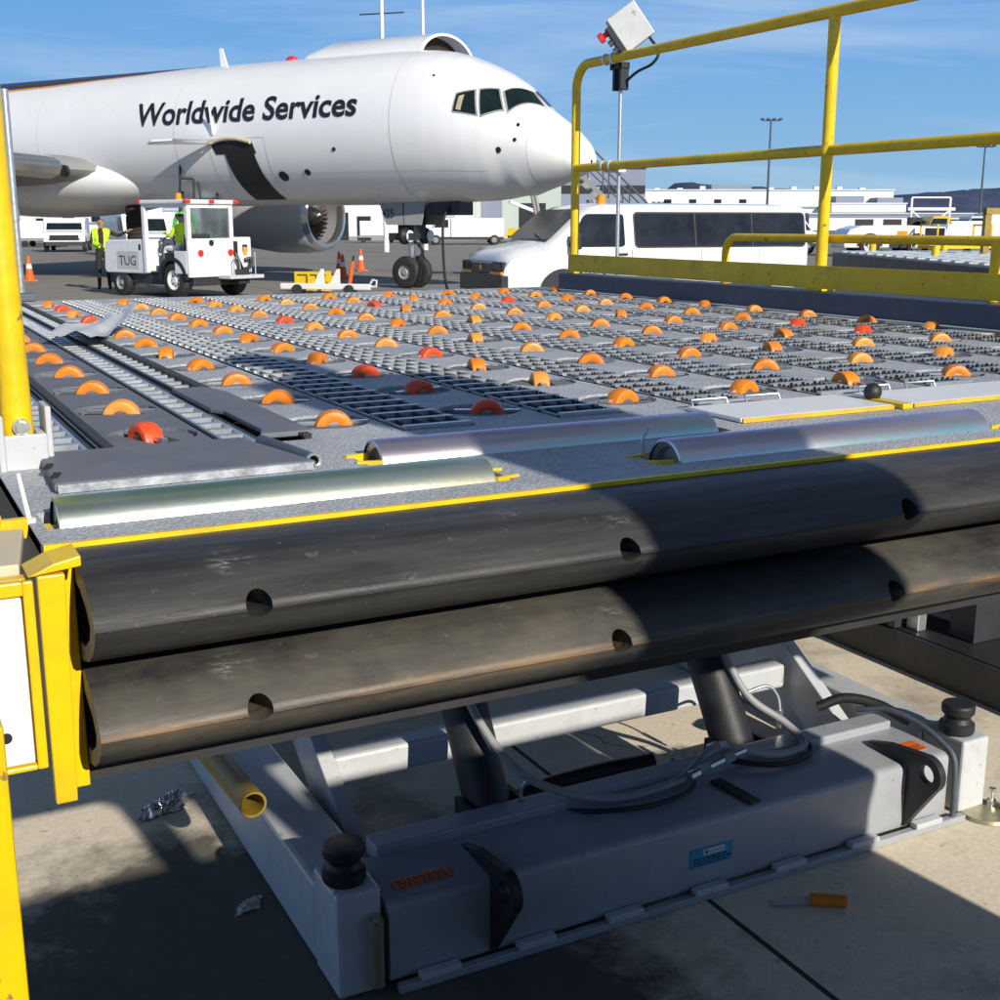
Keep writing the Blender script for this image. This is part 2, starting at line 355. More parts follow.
# ------------------------------------------------------------------ ground
def ground_mat(name, c0, c1, joint, px, py, ox, oy, stain, jw=.012, zone=None):
    m = bpy.data.materials.new(name); m.use_nodes = True; nt = m.node_tree; N = nt.nodes; L = nt.links; b = N['Principled BSDF']
    b.inputs['Roughness'].default_value = .85; b.inputs['Specular IOR Level'].default_value = .25
    tc = N.new('ShaderNodeTexCoord'); sp = N.new('ShaderNodeSeparateXYZ'); L.new(tc.outputs['Object'], sp.inputs[0])
    def mth(op, a, bb=None, c=None):
        x = N.new('ShaderNodeMath'); x.operation = op
        for i, v in enumerate((a, bb, c)):
            if v is None: continue
            if hasattr(v, 'links'): L.new(v, x.inputs[i])
            else: x.inputs[i].default_value = v
        return x.outputs[0]
    def noise(sc, det=6., ro=.6):
        n = N.new('ShaderNodeTexNoise'); n.inputs['Scale'].default_value = sc; n.inputs['Detail'].default_value = det; n.inputs['Roughness'].default_value = ro
        L.new(tc.outputs['Object'], n.inputs[0]); return n.outputs[0]
    def ramp(v, a, c):
        r = N.new('ShaderNodeValToRGB'); r.color_ramp.elements[0].position = a; r.color_ramp.elements[1].position = c; L.new(v, r.inputs[0]); return r.outputs[0]
    def mix(f, a, c):
        x = N.new('ShaderNodeMix'); x.data_type = 'RGBA'
        for s_, v in ((x.inputs[0], f), (x.inputs[6], a), (x.inputs[7], c)):
            if hasattr(v, 'links'): L.new(v, s_)
            elif isinstance(v, tuple): s_.default_value = (*v, 1)
            else: s_.default_value = v
        return x.outputs[2]
    c = mix(noise(.9, 9, .66), c0, c1)
    fine = noise(60, 4, .7); c = mix(mth('MULTIPLY', ramp(fine, .42, .75), .28), c, tuple(k * .45 for k in c0))
    c = mix(mth('MULTIPLY', ramp(noise(stain[1], 9, .7), .52, .70), stain[0]), c, (.035, .033, .03))
    c = mix(mth('MULTIPLY', ramp(noise(24, 3, .6), .66, .71), .35), c, (.06, .05, .04))
    if zone:  # dark stained ground, deepened to stand in for shade by the lift
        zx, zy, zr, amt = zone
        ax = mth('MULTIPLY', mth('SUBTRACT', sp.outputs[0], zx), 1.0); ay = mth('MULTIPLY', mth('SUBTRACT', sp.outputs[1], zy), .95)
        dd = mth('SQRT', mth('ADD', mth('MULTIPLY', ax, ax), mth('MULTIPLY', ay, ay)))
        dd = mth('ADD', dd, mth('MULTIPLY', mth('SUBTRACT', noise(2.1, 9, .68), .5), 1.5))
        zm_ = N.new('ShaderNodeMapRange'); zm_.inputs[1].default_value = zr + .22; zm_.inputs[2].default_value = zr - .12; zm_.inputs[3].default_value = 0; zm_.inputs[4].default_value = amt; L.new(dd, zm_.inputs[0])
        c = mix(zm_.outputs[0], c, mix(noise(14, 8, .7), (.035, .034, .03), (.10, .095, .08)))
    vn = N.new('ShaderNodeTexVoronoi'); vn.feature = 'DISTANCE_TO_EDGE'; vn.inputs['Scale'].default_value = .42
    wv = N.new('ShaderNodeVectorMath'); wv.operation = 'MULTIPLY_ADD'; nz = N.new('ShaderNodeTexNoise'); nz.inputs['Scale'].default_value = 3.; nz.inputs['Detail'].default_value = 8.; L.new(tc.outputs['Object'], nz.inputs[0])
    L.new(nz.outputs['Color'], wv.inputs[0]); wv.inputs[1].default_value = (.5, .5, .5); L.new(tc.outputs['Object'], wv.inputs[2]); L.new(wv.outputs[0], vn.inputs['Vector'])
    ck = mth('MULTIPLY', mth('LESS_THAN', vn.outputs['Distance'], .0022), ramp(noise(.7, 3), .50, .60))
    c = mix(mth('MULTIPLY', ck, .7), c, (.05, .045, .04))
    def line(v, p, o):
        fr = mth('FRACT', mth('DIVIDE', mth('SUBTRACT', v, o), p)); d = mth('MULTIPLY', mth('ABSOLUTE', mth('SUBTRACT', fr, .5)), p)
        return mth('GREATER_THAN', d, p / 2 - jw)
    j = mth('MAXIMUM', line(sp.outputs[0], px, ox), line(sp.outputs[1], py, oy))
    c = mix(mth('MULTIPLY', j, joint), c, (.03, .028, .025))
    L.new(c, b.inputs['Base Color'])
    bp = N.new('ShaderNodeBump'); bp.inputs['Strength'].default_value = .25; bp.inputs['Distance'].default_value = .006; L.new(fine, bp.inputs['Height']); L.new(bp.outputs[0], b.inputs['Normal'])
    return m
M['apron'] = ground_mat('weathered_apron', (.235, .220, .192), (.31, .29, .255), .55, 7.6, 7.6, 1.78, 3.2, (.35, .22), .03)
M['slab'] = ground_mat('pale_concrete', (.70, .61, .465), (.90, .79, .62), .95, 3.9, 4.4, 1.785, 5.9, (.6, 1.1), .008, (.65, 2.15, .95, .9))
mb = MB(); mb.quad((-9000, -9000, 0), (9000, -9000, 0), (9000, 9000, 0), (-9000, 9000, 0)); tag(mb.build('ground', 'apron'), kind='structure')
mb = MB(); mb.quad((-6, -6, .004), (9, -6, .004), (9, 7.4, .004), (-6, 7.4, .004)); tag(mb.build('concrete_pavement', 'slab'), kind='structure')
mb = MB()
for i in range(26):
    a = LD(-3 + i * 1.05, 92 - i * .75, .004); mb.box((a.x, a.y, .005), (.55, .12, .002), (0, 0, heading(1, -.7)))
tag(mb.build('road_marking', 'white'), kind='structure')
# distant hills
def hills(name, dist, l0, l1, base, amp, seed, col):
    rnd = random.Random(seed); n = 90; vs = []; fs = []
    ph = [(rnd.uniform(0, 6.28), rnd.uniform(.5, 1)) for _ in range(7)]
    rows = 7
    for r in range(rows):
        for i in range(n + 1):
            t = i / n; l = l0 + (l1 - l0) * t
            h = min(1., t / .12) ** 1.5 * base + min(1., t / .12) * amp * sum(a * math.sin(t * f * 6.28 + p) / (k + 1.4) for k, ((p, a), f) in enumerate(zip(ph, (1, 2.3, 4.1, 7.7, 13, 23, 41))))
            q = r / (rows - 1); sh = (1 - (1 - q) ** 2)
            p = LD(l, dist + q * 1500 + 130 * math.sin(i * 1.7 + r * 2.1) * (q > 0), max(0, h * sh) if r else -3); vs.append(p)
    for r in range(rows - 1):
        for i in range(n): fs.append((r * (n + 1) + i, r * (n + 1) + i + 1, (r + 1) * (n + 1) + i + 1, (r + 1) * (n + 1) + i))
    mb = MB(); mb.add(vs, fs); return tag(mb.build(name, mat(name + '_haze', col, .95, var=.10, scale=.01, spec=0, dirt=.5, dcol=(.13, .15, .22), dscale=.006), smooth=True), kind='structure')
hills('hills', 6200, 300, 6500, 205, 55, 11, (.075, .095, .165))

def WB(root):
    """mesh builder that takes world coordinates for a part of an unrotated thing"""
    m = MB(); m.M = Matrix.Translation(-Vector(root.location)); return m
# ------------------------------------------------------------------ cargo deck (roller and caster platform)
ZD = 1.4; X0, Y0, DX, DY = .357, 1.771, .265, .269; NX, NY = 10, 12
XL, XR, YF, YB = .135, 2.86, 1.192, 5.06
deck = thing('cargo_deck', 'grey raised cargo deck with rows of orange caster wheels and gratings between them', 'cargo deck', (1.5, 3.1, 1.13))
SW = .0725; YA = Y0 - DY / 2; YE = Y0 + (NY - .5) * DY; HR = .068
# body under the surface
b = WB(deck); b.b2(XL + .01, XR + .06, 1.205, YB - .01, 1.15, 1.335); b.b2(XL, XL + .01, 1.21, YB, 1.15, 1.398); b.b2(XL, XR, YB - .012, YB, 1.15, 1.398)
b.build('deck_frame', 'dark_steel', deck)
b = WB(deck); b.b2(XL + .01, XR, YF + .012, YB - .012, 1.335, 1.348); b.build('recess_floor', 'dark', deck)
def tile(b, x, y):
    seg = 8; hx, hy = SW, DY / 2; out = []; inn = []; low = []
    per = [(hx, -hy + 2 * hy * i / seg) for i in range(seg)] + [(hx - 2 * hx * i / seg, hy) for i in range(seg)] + \
          [(-hx, hy - 2 * hy * i / seg) for i in range(seg)] + [(-hx + 2 * hx * i / seg, -hy) for i in range(seg)]
    n = len(per)
    for (px, py) in per:
        a = math.atan2(py, px); out.append((x + px, y + py, ZD)); inn.append((x + HR * math.cos(a), y + HR * math.sin(a), ZD)); low.append((x + HR * math.cos(a), y + HR * math.sin(a), ZD - .03))
    fs = [(i, (i + 1) % n, n + (i + 1) % n, n + i) for i in range(n)] + [(n + i, n + (i + 1) % n, 2 * n + (i + 1) % n, 2 * n + i) for i in range(n)]
    b.add(out + inn + low, fs)
def swivel(b, x, y, a):
    """swivel disc inside the hole, split by the wheel slot"""
    r = .0615; hw = .022; z0, z1 = ZD - .02, ZD - .0035
    for sgn in (-1, 1):
        t0 = math.asin(hw / r); pts = []
        for i in range(13):
            t = t0 + (PI - 2 * t0) * i / 12; u, v = r * math.cos(t), r * math.sin(t) * sgn
            pts.append((x + u * math.cos(a) - v * math.sin(a), y + u * math.sin(a) + v * math.cos(a)))
        b.prism(pts, z1 - z0, 'z', z0)
rough = WB(deck); smooth = WB(deck)
cast = []
special = {(0, 0): (PI / 2 + .3, 'redor'), (1, 8): (.2, 'redor'), (1, 10): (.3, 'redor'), (2, 6): (.1, 'orange'), (0, 2): (-.3, 'orange'), (2, 1): (.3, 'redor'), (2, 2): (.25, 'redor'), (2, 0): (-.45, 'redor'),
           (3, 3): (.15, 'redor'), (3, 7): (.2, 'redor'), (8, 4): (.4, 'redor'), (8, 3): (.3, 'redor'), (6, 10): (1.2, 'redor'), (5, 9): (1.9, 'redor'), (7, 9): (.4, 'redor'),
           (3, 1): (1.25, 'orange_light'), (3, 2): (1.35, 'orange'), (4, 4): (1.4, 'orange_light'), (1, 4): (1.3, 'orange')}
rnd = random.Random(21)
for i in range(NX):
    for j in range(NY):
        x, y = X0 + i * DX, Y0 + j * DY
        tile(smooth if i == 0 else rough, x, y)
        if i == 0: a = -.42 + rnd.uniform(-.25, .25)
        else: a = rnd.choice([-.45, -.3, .1, .35, -.6, .8, -.2, .55, 1.3]) + rnd.uniform(-.25, .25)
        mt = rnd.choice(['orange', 'orange', 'orange', 'orange_light'])
        if (i, j) in special: a, mt = special[(i, j)]
        cast.append((i, j, x, y, a, mt))
def rect(b, x0, x1, y0, y1, z=ZD, t=.014): b.b2(x0, x1, y0, y1, z - t, z)
for i in range(NX):   # strips in front of the tiles are part of the front panel; strip behind the last row
    x = X0 + i * DX; rect(rough if i else smooth, x - SW, x + SW, YE, YB - .012)
rect(smooth, XL + .01, .192, YA, YB - .012); rect(smooth, .272, X0 - SW, YA, YB - .012)
rect(rough, X0 + 9 * DX + SW, XR, YA, YB - .012)
for i in range(NX - 1): rect(rough, X0 + i * DX + SW, X0 + (i + 1) * DX - SW, YE + .06, YB - .012)
# front panel with slots for the three rollers
slots = [(.148, .675, 1.258, 1.338), (.555, 1.125, 1.419, 1.501), (.885, 1.50, 1.25, 1.332), (1.72, 2.5, 1.25, 1.332)]
xs = sorted({XL, XR, *[s[0] for s in slots], *[s[1] for s in slots]}); ys = sorted({YF, YA, *[s[2] for s in slots], *[s[3] for s in slots]})
for a, c in zip(xs, xs[1:]):
    for e, g in zip(ys, ys[1:]):
        mx_, my_ = (a + c) / 2, (e + g) / 2
        if not any(s[0] < mx_ < s[1] and s[2] < my_ < s[3] for s in slots): rect(rough, a, c, e, g)
rough.build('deck_surface', 'deck', deck); smooth.build('deck_plate', 'deck_smooth', deck)
b = WB(deck); b.b2(XL, 2.80, YF - .004, YF + .003, ZD - .05, ZD + .0015); b.build('yellow_edge_strip', 'yellow', deck)
b = WB(deck); b.b2(XL, 2.80, 1.184, 1.2, 1.171, 1.184); b.build('mount_rail', 'rust', deck)

# casters
def caster_wheel(root, x, y, a, mt, dst=None, name='caster_wheel'):
    b = dst or WB(root); R = .0305; W = .0165; c = (x + .012 * math.cos(a), y + .012 * math.sin(a), ZD - .0125)
    M0 = b.M.copy(); b.M = b.M @ Matrix.Translation(c) @ Matrix.Rotation(a, 4, 'Z')
    prof = [(.0135, -W * .8), (R * .74, -W), (R * .93, -W * .86), (R, -W * .45), (R * 1.01, 0), (R, W * .45), (R * .93, W * .86), (R * .74, W), (.0135, W * .8)]
    b.lathe(prof, axis='y', n=28); b.M = M0
    if dst: return None
    o = b.build(name, mt, root, smooth=True, flat_caps=50)
    h = WB(root); h.M = h.M @ Matrix.Translation(c) @ Matrix.Rotation(a, 4, 'Z')
    h.cyl((0, -W * .82, 0), (0, W * .82, 0), .0135, 16); h.box((0, 0, .0105), (.108, .010, .006))
    hub = h.build('axle', 'steel', o, smooth=True)
    h = WB(root); swivel(h, x, y, a); h.build('swivel_plate', 'deck_smooth', o)
    return o
def seen_rank(k): i, j, x, y, a, mt = k; return x * x + y * y + (1e6 if (i, j) in ((8, 0), (9, 0), (9, 1), (9, 2)) else 0)
cast.sort(key=seen_rank)
for k in cast[:100]: caster_wheel(deck, *k[2:])
rest = WB(deck)
for k in cast[100:]: caster_wheel(deck, *k[2:], dst=rest); swivel(rest, k[2], k[3], k[4])
tag(rest.build('caster_wheel', 'orange', deck, smooth=True, flat_caps=50), kind='stuff')

# gratings
def grating(x0, x1, y0, y1, nb=4):
    b = WB(deck); pitch = .064; n = int((y1 - y0) / pitch); b.mi = 0
    for k in range(n + 1):
        y = y0 + k * pitch; b.b2(x0, x1, y - .0062, y + .0062, ZD - .03, ZD + .0060)
    b.b2(x0, x0 + .004, y0, y1, ZD - .03, ZD + .002)
    b.mi = 1
    for q in range(nb):
        x = x0 + .012 + (x1 - x0 - .024) * q / (nb - 1); t = .0016; tp = .0125; m = int((y1 - y0) / tp)
        vs = []; fs = []
        for k in range(m + 1):
            y = y0 + k * tp
            for (yy, zz) in ((y, ZD - .003), (y + tp * .35, ZD + .0058), (y + tp * .62, ZD + .0058)):
                vs += [(x - t, yy, zz), (x + t, yy, zz), (x - t, yy, ZD - .03), (x + t, yy, ZD - .03)]
        for k in range(3 * (m + 1) - 1):
            o = 4 * k; fs += [(o, o + 1, o + 5, o + 4), (o, o + 4, o + 6, o + 2), (o + 1, o + 3, o + 7, o + 5)]
        b.add(vs, fs)
    return b.build('grating', ['galv', 'bar'], deck)
for i in range(1, NX - 1):
    xm = X0 + (i + .5) * DX; grating(xm - .0545, xm + .0545, YA + .012, YE + .055)
# chain tracks in the left bay and at the left edge
def track(x0, x1, y0, y1, name='chain_track'):
    b = WB(deck); p = .058; n = int((y1 - y0) / p); b.mi = 0
    for k in range(n):
        y = y0 + .03 + k * p; b.b2(x0 + .0026, x1 - .0026, y - .0085, y + .0085, ZD - .012, ZD - .0005)
    for x in (x0, x1): b.b2(x - .0025, x + .0025, y0, y1, ZD - .016, ZD - .001)
    b.mi = 1; m = int((y1 - y0) / .0145)
    for k in range(m):
        y = y0 + k * .0145; b.box((x0 - .0055, y + .004, ZD - .002), (.004, .008, .005)); b.box((x1 + .0055, y + .004, ZD - .002), (.004, .008, .005))
    return b.build(name, ['galv', 'bar'], deck)
track(.443, .482, YA + .005, YE + .05); track(.510, .547, 2.16, YE + .05); track(.205, .258, YA + .03, YE)
b = WB(deck)
b.prism([(.487, 2.20), (.487, 1.93), (.50, 1.90), (.50, 1.70), (.487, 1.66), (.565, 1.66), (.565, 2.12), (.545, 2.2)], .008, 'z', ZD + .001)
b.build('hatch_cover', 'deck_smooth', deck, bevel=.002)
b = WB(deck)   # knurled rubber edging beside the smooth plates
for x in (X0 - SW - .008, X0 + DX - SW - .006):
    b.b2(x, x + .011, YA, YE, ZD - .02, ZD + .004)
    for k in range(int((YE - YA) / .014)): b.box((x + .0055, YA + .007 + k * .014, ZD + .005), (.013, .007, .004))
b.build('knurled_edging', 'rubber', deck)
# raised ramp plate at the front left
b = WB(deck); b.prism([(.178, 1.425), (.488, 1.425), (.452, YA - .004), (.20, YA - .004), (.186, 1.60)], .011, 'z', ZD + .001); rp = b.build('ramp_plate', 'deck_smooth', deck, bevel=.004)
b = WB(deck); b.b2(.182, .482, 1.4205, 1.4245, ZD + .001, ZD + .0105); b.build('plate_edge', 'edgeline', deck)
for y in (1.47, 1.53):
    b = WB(deck); b.box((.187, y, ZD + .0125), (.008, .026, .003), (0, 0, -.3)); b.build('plate_slot', 'dark', rp)
# rollers
def roller(x0, x1, y, r, mt, dz=-.0145):
    c = Vector((0, y, ZD + dz)); b = MB(); n = 40
    o_loc = Vector(((x0 + x1) / 2, y, ZD + dz)); hl = (x1 - x0) / 2
    b.lathe([(r * .9, -hl), (r * .985, -hl + .001), (r, -hl + .004), (r, hl - .004), (r * .985, hl - .001), (r * .9, hl)], axis='x', n=n)
    o = b.build('roller', mt, deck, smooth=True, loc=o_loc - deck.location)
    for s_ in (-1, 1):
        b = MB(); b.lathe([(r * .90, s_ * (hl - .003)), (r * .72, s_ * (hl - .006)), (r * .68, s_ * (hl - .014)), (.010, s_ * (hl - .014)), (.009, s_ * (hl + .01)), (0, s_ * (hl + .01))], axis='x', n=28)
        b.build('roller_end', 'galv', o, smooth=True)
    return o
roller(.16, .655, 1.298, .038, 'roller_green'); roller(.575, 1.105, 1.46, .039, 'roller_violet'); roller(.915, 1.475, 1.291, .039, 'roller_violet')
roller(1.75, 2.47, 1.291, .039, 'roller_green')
for (x, y, s_) in ((.668, 1.298, 1), (.893, 1.291, -1), (1.49, 1.291, 1), (.565, 1.46, -1)):
    b = WB(deck); b.box((x + .004 * s_, y - .028, ZD - .006), (.034, .006, .018), (0, 0, .25 * s_)); b.box((x + .004 * s_, y + .022, ZD - .006), (.034, .006, .018), (0, 0, -.25 * s_)); b.box((x, y, ZD - .022), (.03, .06, .03)); b.build('roller_bracket', 'yellow', deck)
b = WB(deck); b.tube(bez([(.897, 1.31, ZD - .01), (.894, 1.312, ZD + .02), (.899, 1.312, ZD + .032), (.905, 1.315, ZD + .036)], 6), .0025, 8); b.build('cable_tie', 'galv', deck, smooth=True)
# white wear pads and the black knob between them
for x0, x1 in ((1.175, 1.487), (1.528, 2.15)):
    b = WB(deck); b.b2(x0, x1, 1.462, 1.60, ZD + .001, ZD + .008); o = b.build('wear_pad', 'pad', deck, bevel=.002)
    b = WB(deck); b.b2(x0 + .002, x1 - .002, 1.4585, 1.4615, ZD + .001, ZD + .0075); b.build('pad_edge', 'yellow_worn', o)
for x in (1.19, 1.30, 1.55, 1.66): b = WB(deck); b.tube([(x, 1.603, ZD + .004), (x, 1.61, ZD + .016), (x + .07, 1.61, ZD + .016), (x + .07, 1.603, ZD + .004)], .0022, 8); b.build('wire_clip', 'galv', deck, smooth=True)
b = WB(deck); b.box((1.5075, 1.50, ZD + .005), (.022, .10, .009)); kb = b.build('knob_block', 'yellow', deck, bevel=.002)
b = WB(deck); b.sphere((1.506, 1.53, ZD + .019), .0155, 20, 12, (1, .95, 1)); b.build('stop_knob', 'rubber', deck, smooth=True)
# curb along the right side
b = WB(deck); b.b2(2.862, 2.99, .9, 4.91, 1.2, 1.468); b.build('curb', 'slate', deck, bevel=.004)
b = WB(deck); b.b2(XL, .62, YB - .05, YB + .03, 1.402, 1.43); b.build('end_lip', 'slate', deck, bevel=.003)

# rubber fenders on the front edge
def fender(zb, yoff, mt, x1=2.80):
    prof = [(.0, .104), (-.03, .1045), (-.062, .101), (-.09, .092), (-.110, .081), (-.121, .0705), (-.1275, .0635), (-.1300, .0585), (-.1322, .0565), (-.1300, .0540), (-.126, .046), (-.112, .031), (-.085, .015), (-.05, .005), (0, 0)]
    inner = [(-.022, .080), (-.06, .078), (-.092, .067), (-.106, .054), (-.098, .040), (-.07, .025), (-.022, .018)]
    ctr = Vector((.157, 1.196 + yoff, zb)); Lh = x1 - .157; b = MB(); n = len(prof)
    b.prism(prof, Lh, 'x'); o = b.build('rubber_fender', mt, deck, smooth=True, loc=ctr - deck.location, flat_caps=32)
    cut = MB(); 
    for k in range(7):
        x = .148 + k * .4105
        cut.cyl((x, -.30, .0605), (x, -.05, .0605), .0126, 24)
    cut.prism(inner, .4, 'x', -.3)
    c = cut.build('hole_cutter', 'dark', deck, loc=ctr - deck.location)
    bo = o.modifiers.new('holes', 'BOOLEAN'); bo.object = c; bo.solver = 'EXACT'
    bpy.context.view_layer.update(); dg = bpy.context.evaluated_depsgraph_get(); me = bpy.data.meshes.new_from_object(o.evaluated_get(dg))
    o.modifiers.clear(); o.data = me; bpy.data.objects.remove(c)
    hb = MB()
    for k in range(7):
        x = .148 + k * .4105; hb.cyl((x, -.062, .0605), (x, -.0495, .0605), .011, 12)
    hb.build('fixing_bolt', 'zincy', o, smooth=True)   # inherits the fender's frame
    return o
f1 = fender(1.2925, 0, 'fender'); f2 = fender(1.1845, .012, 'fender_worn')
for f in (f1, f2):
    pass
b = WB(deck); b.b2(.157, 2.80, 1.199, 1.206, 1.186, 1.39); b.build('fender_plate', 'rust', deck)
b = WB(deck)
b.prism([(.118, 1.1775), (.137, 1.1775), (.1415, 1.395), (.118, 1.395)], .012, 'y', 1.105)
b.b2(.1425, .1565, 1.16, 1.30, 1.165, 1.397)
b.prism([(.110, 1.395), (.156, 1.400), (.156, 1.41), (.132, 1.405)], .05, 'y', 1.105)
b.build('end_bracket', 'yellow', deck, bevel=.0015)

# loose things lying on the deck
b = MB(); TB = [(.478, 1.625, ZD + .004), (.484, 1.57, ZD + .004), (.493, 1.452, ZD + .006)]
b.tube(TB, .0095, 16, cap=False); b.tube(TB[::-1], .0068, 16, cap=False)
o = b.build('rubber_tube', 'slate', None, smooth=True); tag(o, 'short dark rubber tube lying on the deck in front of the first chain track', 'tube')
t = MB(); t.lathe([(.0066, 0), (.0099, -.001), (.0099, .004)], axis='y', c=(.493, 1.4512, ZD + .006), n=16); t.build('tube_ring', 'galv', o, smooth=True)
rnd = random.Random(3); b = MB(); g = 14
P00, P10, P11, P01 = Vector((.40, 3.20)), Vector((.50, 3.10)), Vector((.70, 3.55)), Vector((.60, 3.66))
vs = []; fs = []
for i in range(g + 1):
    for j in range(g + 1):
        u, v = i / g, j / g; p = (P00 * (1 - u) + P10 * u) * (1 - v) + (P01 * (1 - u) + P11 * u) * v
        z = ZD + .022 + .012 * math.sin(5 * v + 2 * u) + .006 * math.sin(11 * u + 4 * v) + .05 * max(0, v - .45) * (.5 + u) + rnd.uniform(-.002, .002)
        vs.append((p.x + .01 * math.sin(9 * v), p.y, z))
for i in range(g):
    for j in range(g): a = i * (g + 1) + j; fs.append((a, a + 1, a + g + 2, a + g + 1))
b.add(vs, fs); tag(b.build('plastic_sheet', 'paper', None, smooth=True), 'crumpled pale plastic sheet lying on the deck between orange wheels', 'plastic sheet')

# ------------------------------------------------------------------ guard rails and posts on the deck
def pipe_rail(x, r): pass
rail = thing('guard_rail', 'tall yellow tube guard rail with toe board along the right side of the deck', 'guard rail', (2.93, 3, 1.468))
XRL = 2.915; zt = 2.362; zm = 1.928; rr_ = .0195
b = WB(rail)
b.tube([(XRL, 4.86, 1.469), (XRL, 4.86, 2.27)] + [(XRL, 4.76 + .1 * math.cos(a), 2.262 + .1 * math.sin(a)) for a in [i * PI / 16 for i in range(0, 9)]] + [(XRL, 2.6, zt), (XRL, .75, zt)], rr_, 16)
b.build('top_rail', 'yellow', rail, smooth=True)
b = WB(rail); b.tube([(XRL, 4.86, zm), (XRL, .75, zm)], rr_ * .92, 16); b.build('middle_rail', 'yellow', rail, smooth=True)
for y in (3.24, 1.15):
    b = WB(rail); b.tube([(XRL, y, 1.469), (XRL, y, zt - .005)], rr_, 16); b.lathe([(rr_ * 1.25, -.012), (rr_ * 1.32, 0), (rr_ * 1.25, .012)], c=(XRL, y, zm), n=16); b.build('post', 'yellow', rail, smooth=True)
b = WB(rail); b.b2(XRL - .027, XRL - .0205,   .75, 4.87, 1.477, 1.553); b.build('toe_board', 'yellow', rail)
b = WB(rail)
for y in (4.86, 3.24, 1.15): b.b2(XRL - .035, XRL + .035, y - .035, y + .035, 1.4695, 1.4765)
b.build('base_plate', 'yellow', rail)
lr = thing('low_rail', 'low yellow tube rail with rounded end, behind the toe board', 'guard rail', (2.97, 3.2, 1.468))
b = WB(lr); xl = 2.968
b.tube([(xl, 3.83, 1.469), (xl, 3.83, 1.58)] + [(xl, 3.77 + .06 * math.cos(a), 1.58 + .06 * math.sin(a)) for a in [i * PI / 12 for i in range(0, 7)]] + [(xl, 3.2, 1.641), (xl, 1.0, 1.645)], .0145, 14); b.build('rail_tube', 'yellow', lr, smooth=True)
b = WB(lr); b.tube([(xl, 2.56, 1.469), (xl, 2.56, 1.64)], .017, 14); b.build('post', 'yellow', lr, smooth=True)

# control station clamped to the rail
cs = thing('control_station', 'grey push button control box on a thin pole strapped to the guard rail', 'control box', (2.955, 4.56, 1.468))
b = WB(cs); b.tube([(2.957, 4.57, 1.47), (2.957, 4.57, 2.29)], .0085, 12); b.build('pole', 'galv', cs, smooth=True)
b = WB(cs); b.b2(2.935, 2.975, 4.535, 4.553, 2.235, 2.345); b.b2(2.935, 2.975, 4.585, 4.603, 2.235, 2.345); b.b2(2.935, 2.975, 4.53, 4.625, 2.32, 2.346); b.build('clamp', 'dplate', cs, bevel=.003)
b = WB(cs)
for y in (4.62, 4.56):
    for z in (zt, zm): b.lathe([(.0215, -.009), (.0245, 0), (.0215, .009)], axis='y', c=(XRL, y, z), n=14)
b.b2(2.93, 2.965, 4.53, 4.64, zm - .026, zm - .012)
b.build('cable_tie', 'pad', cs, smooth=True)
BX = Matrix.Translation((2.945, 4.49, 2.475)) @ Matrix.Rotation(rad(-28), 4, 'Z') @ Matrix.Rotation(rad(-36), 4, 'Y')
b = WB(cs); b.M = b.M @ BX; b.box((.0, 0, 0), (.135, .075, .155)); bxo = b.build('enclosure', 'grey', cs, bevel=.004)
b = WB(cs); b.M = b.M @ BX; b.box((-.078, 0, -.012), (.02, .07, .13)); b.build('button_panel', 'dplate', bxo)
b = WB(cs); b.M = b.M @ BX; b.cyl((-.088, 0, .035), (-.112, 0, .035), .011, 14); b.cyl((-.110, 0, .035), (-.128, 0, .035), .021, 18); b.build('stop_button', 'red', bxo, smooth=True)
b = WB(cs); b.M = b.M @ BX
for z in (-.005, -.04): b.cyl((-.088, 0, z), (-.108, 0, z), .013, 12)
b.build('push_button', 'galv', bxo, smooth=True)
b = WB(cs); b.tube(bez([(2.98, 4.40, 2.43), (3.0, 4.36, 2.37), (2.985, 4.38, 2.325), (2.97, 4.47, 2.30), (2.962, 4.56, 2.26)], 8), .006, 10); b.build('cable', 'rubber', cs, smooth=True)

# yellow post in a grey socket at the left edge
lp = thing('yellow_post', 'thick yellow tube post bolted into a grey socket at the left edge', 'post', (.166, 1.62, 1.33))
b = WB(lp); b.tube([(.166, 1.62, 1.43), (.164, 1.635, 1.75), (.160, 1.65, 2.3)], .0185, 24); b.build('tube', 'yellow', lp, smooth=True)
b = WB(lp)
b.b2(.146, .196, 1.59, 1.60, 1.33, 1.443); b.b2(.186, .196, 1.60, 1.65, 1.33, 1.443); b.b2(.138, .146, 1.585, 1.65, 1.36, 1.468)
b.b2(.1965, .204, 1.60, 1.66, 1.40, 1.475); b.build('socket', 'grey', lp, bevel=.002)
b = WB(lp); b.cyl((.168, 1.603, 1.452), (.168, 1.597, 1.452), .0105, 20); b.cyl((.168, 1.597, 1.452), (.168, 1.590, 1.452), .0075, 6); b.build('bolt', 'steel', lp, smooth=True, flat_caps=20)

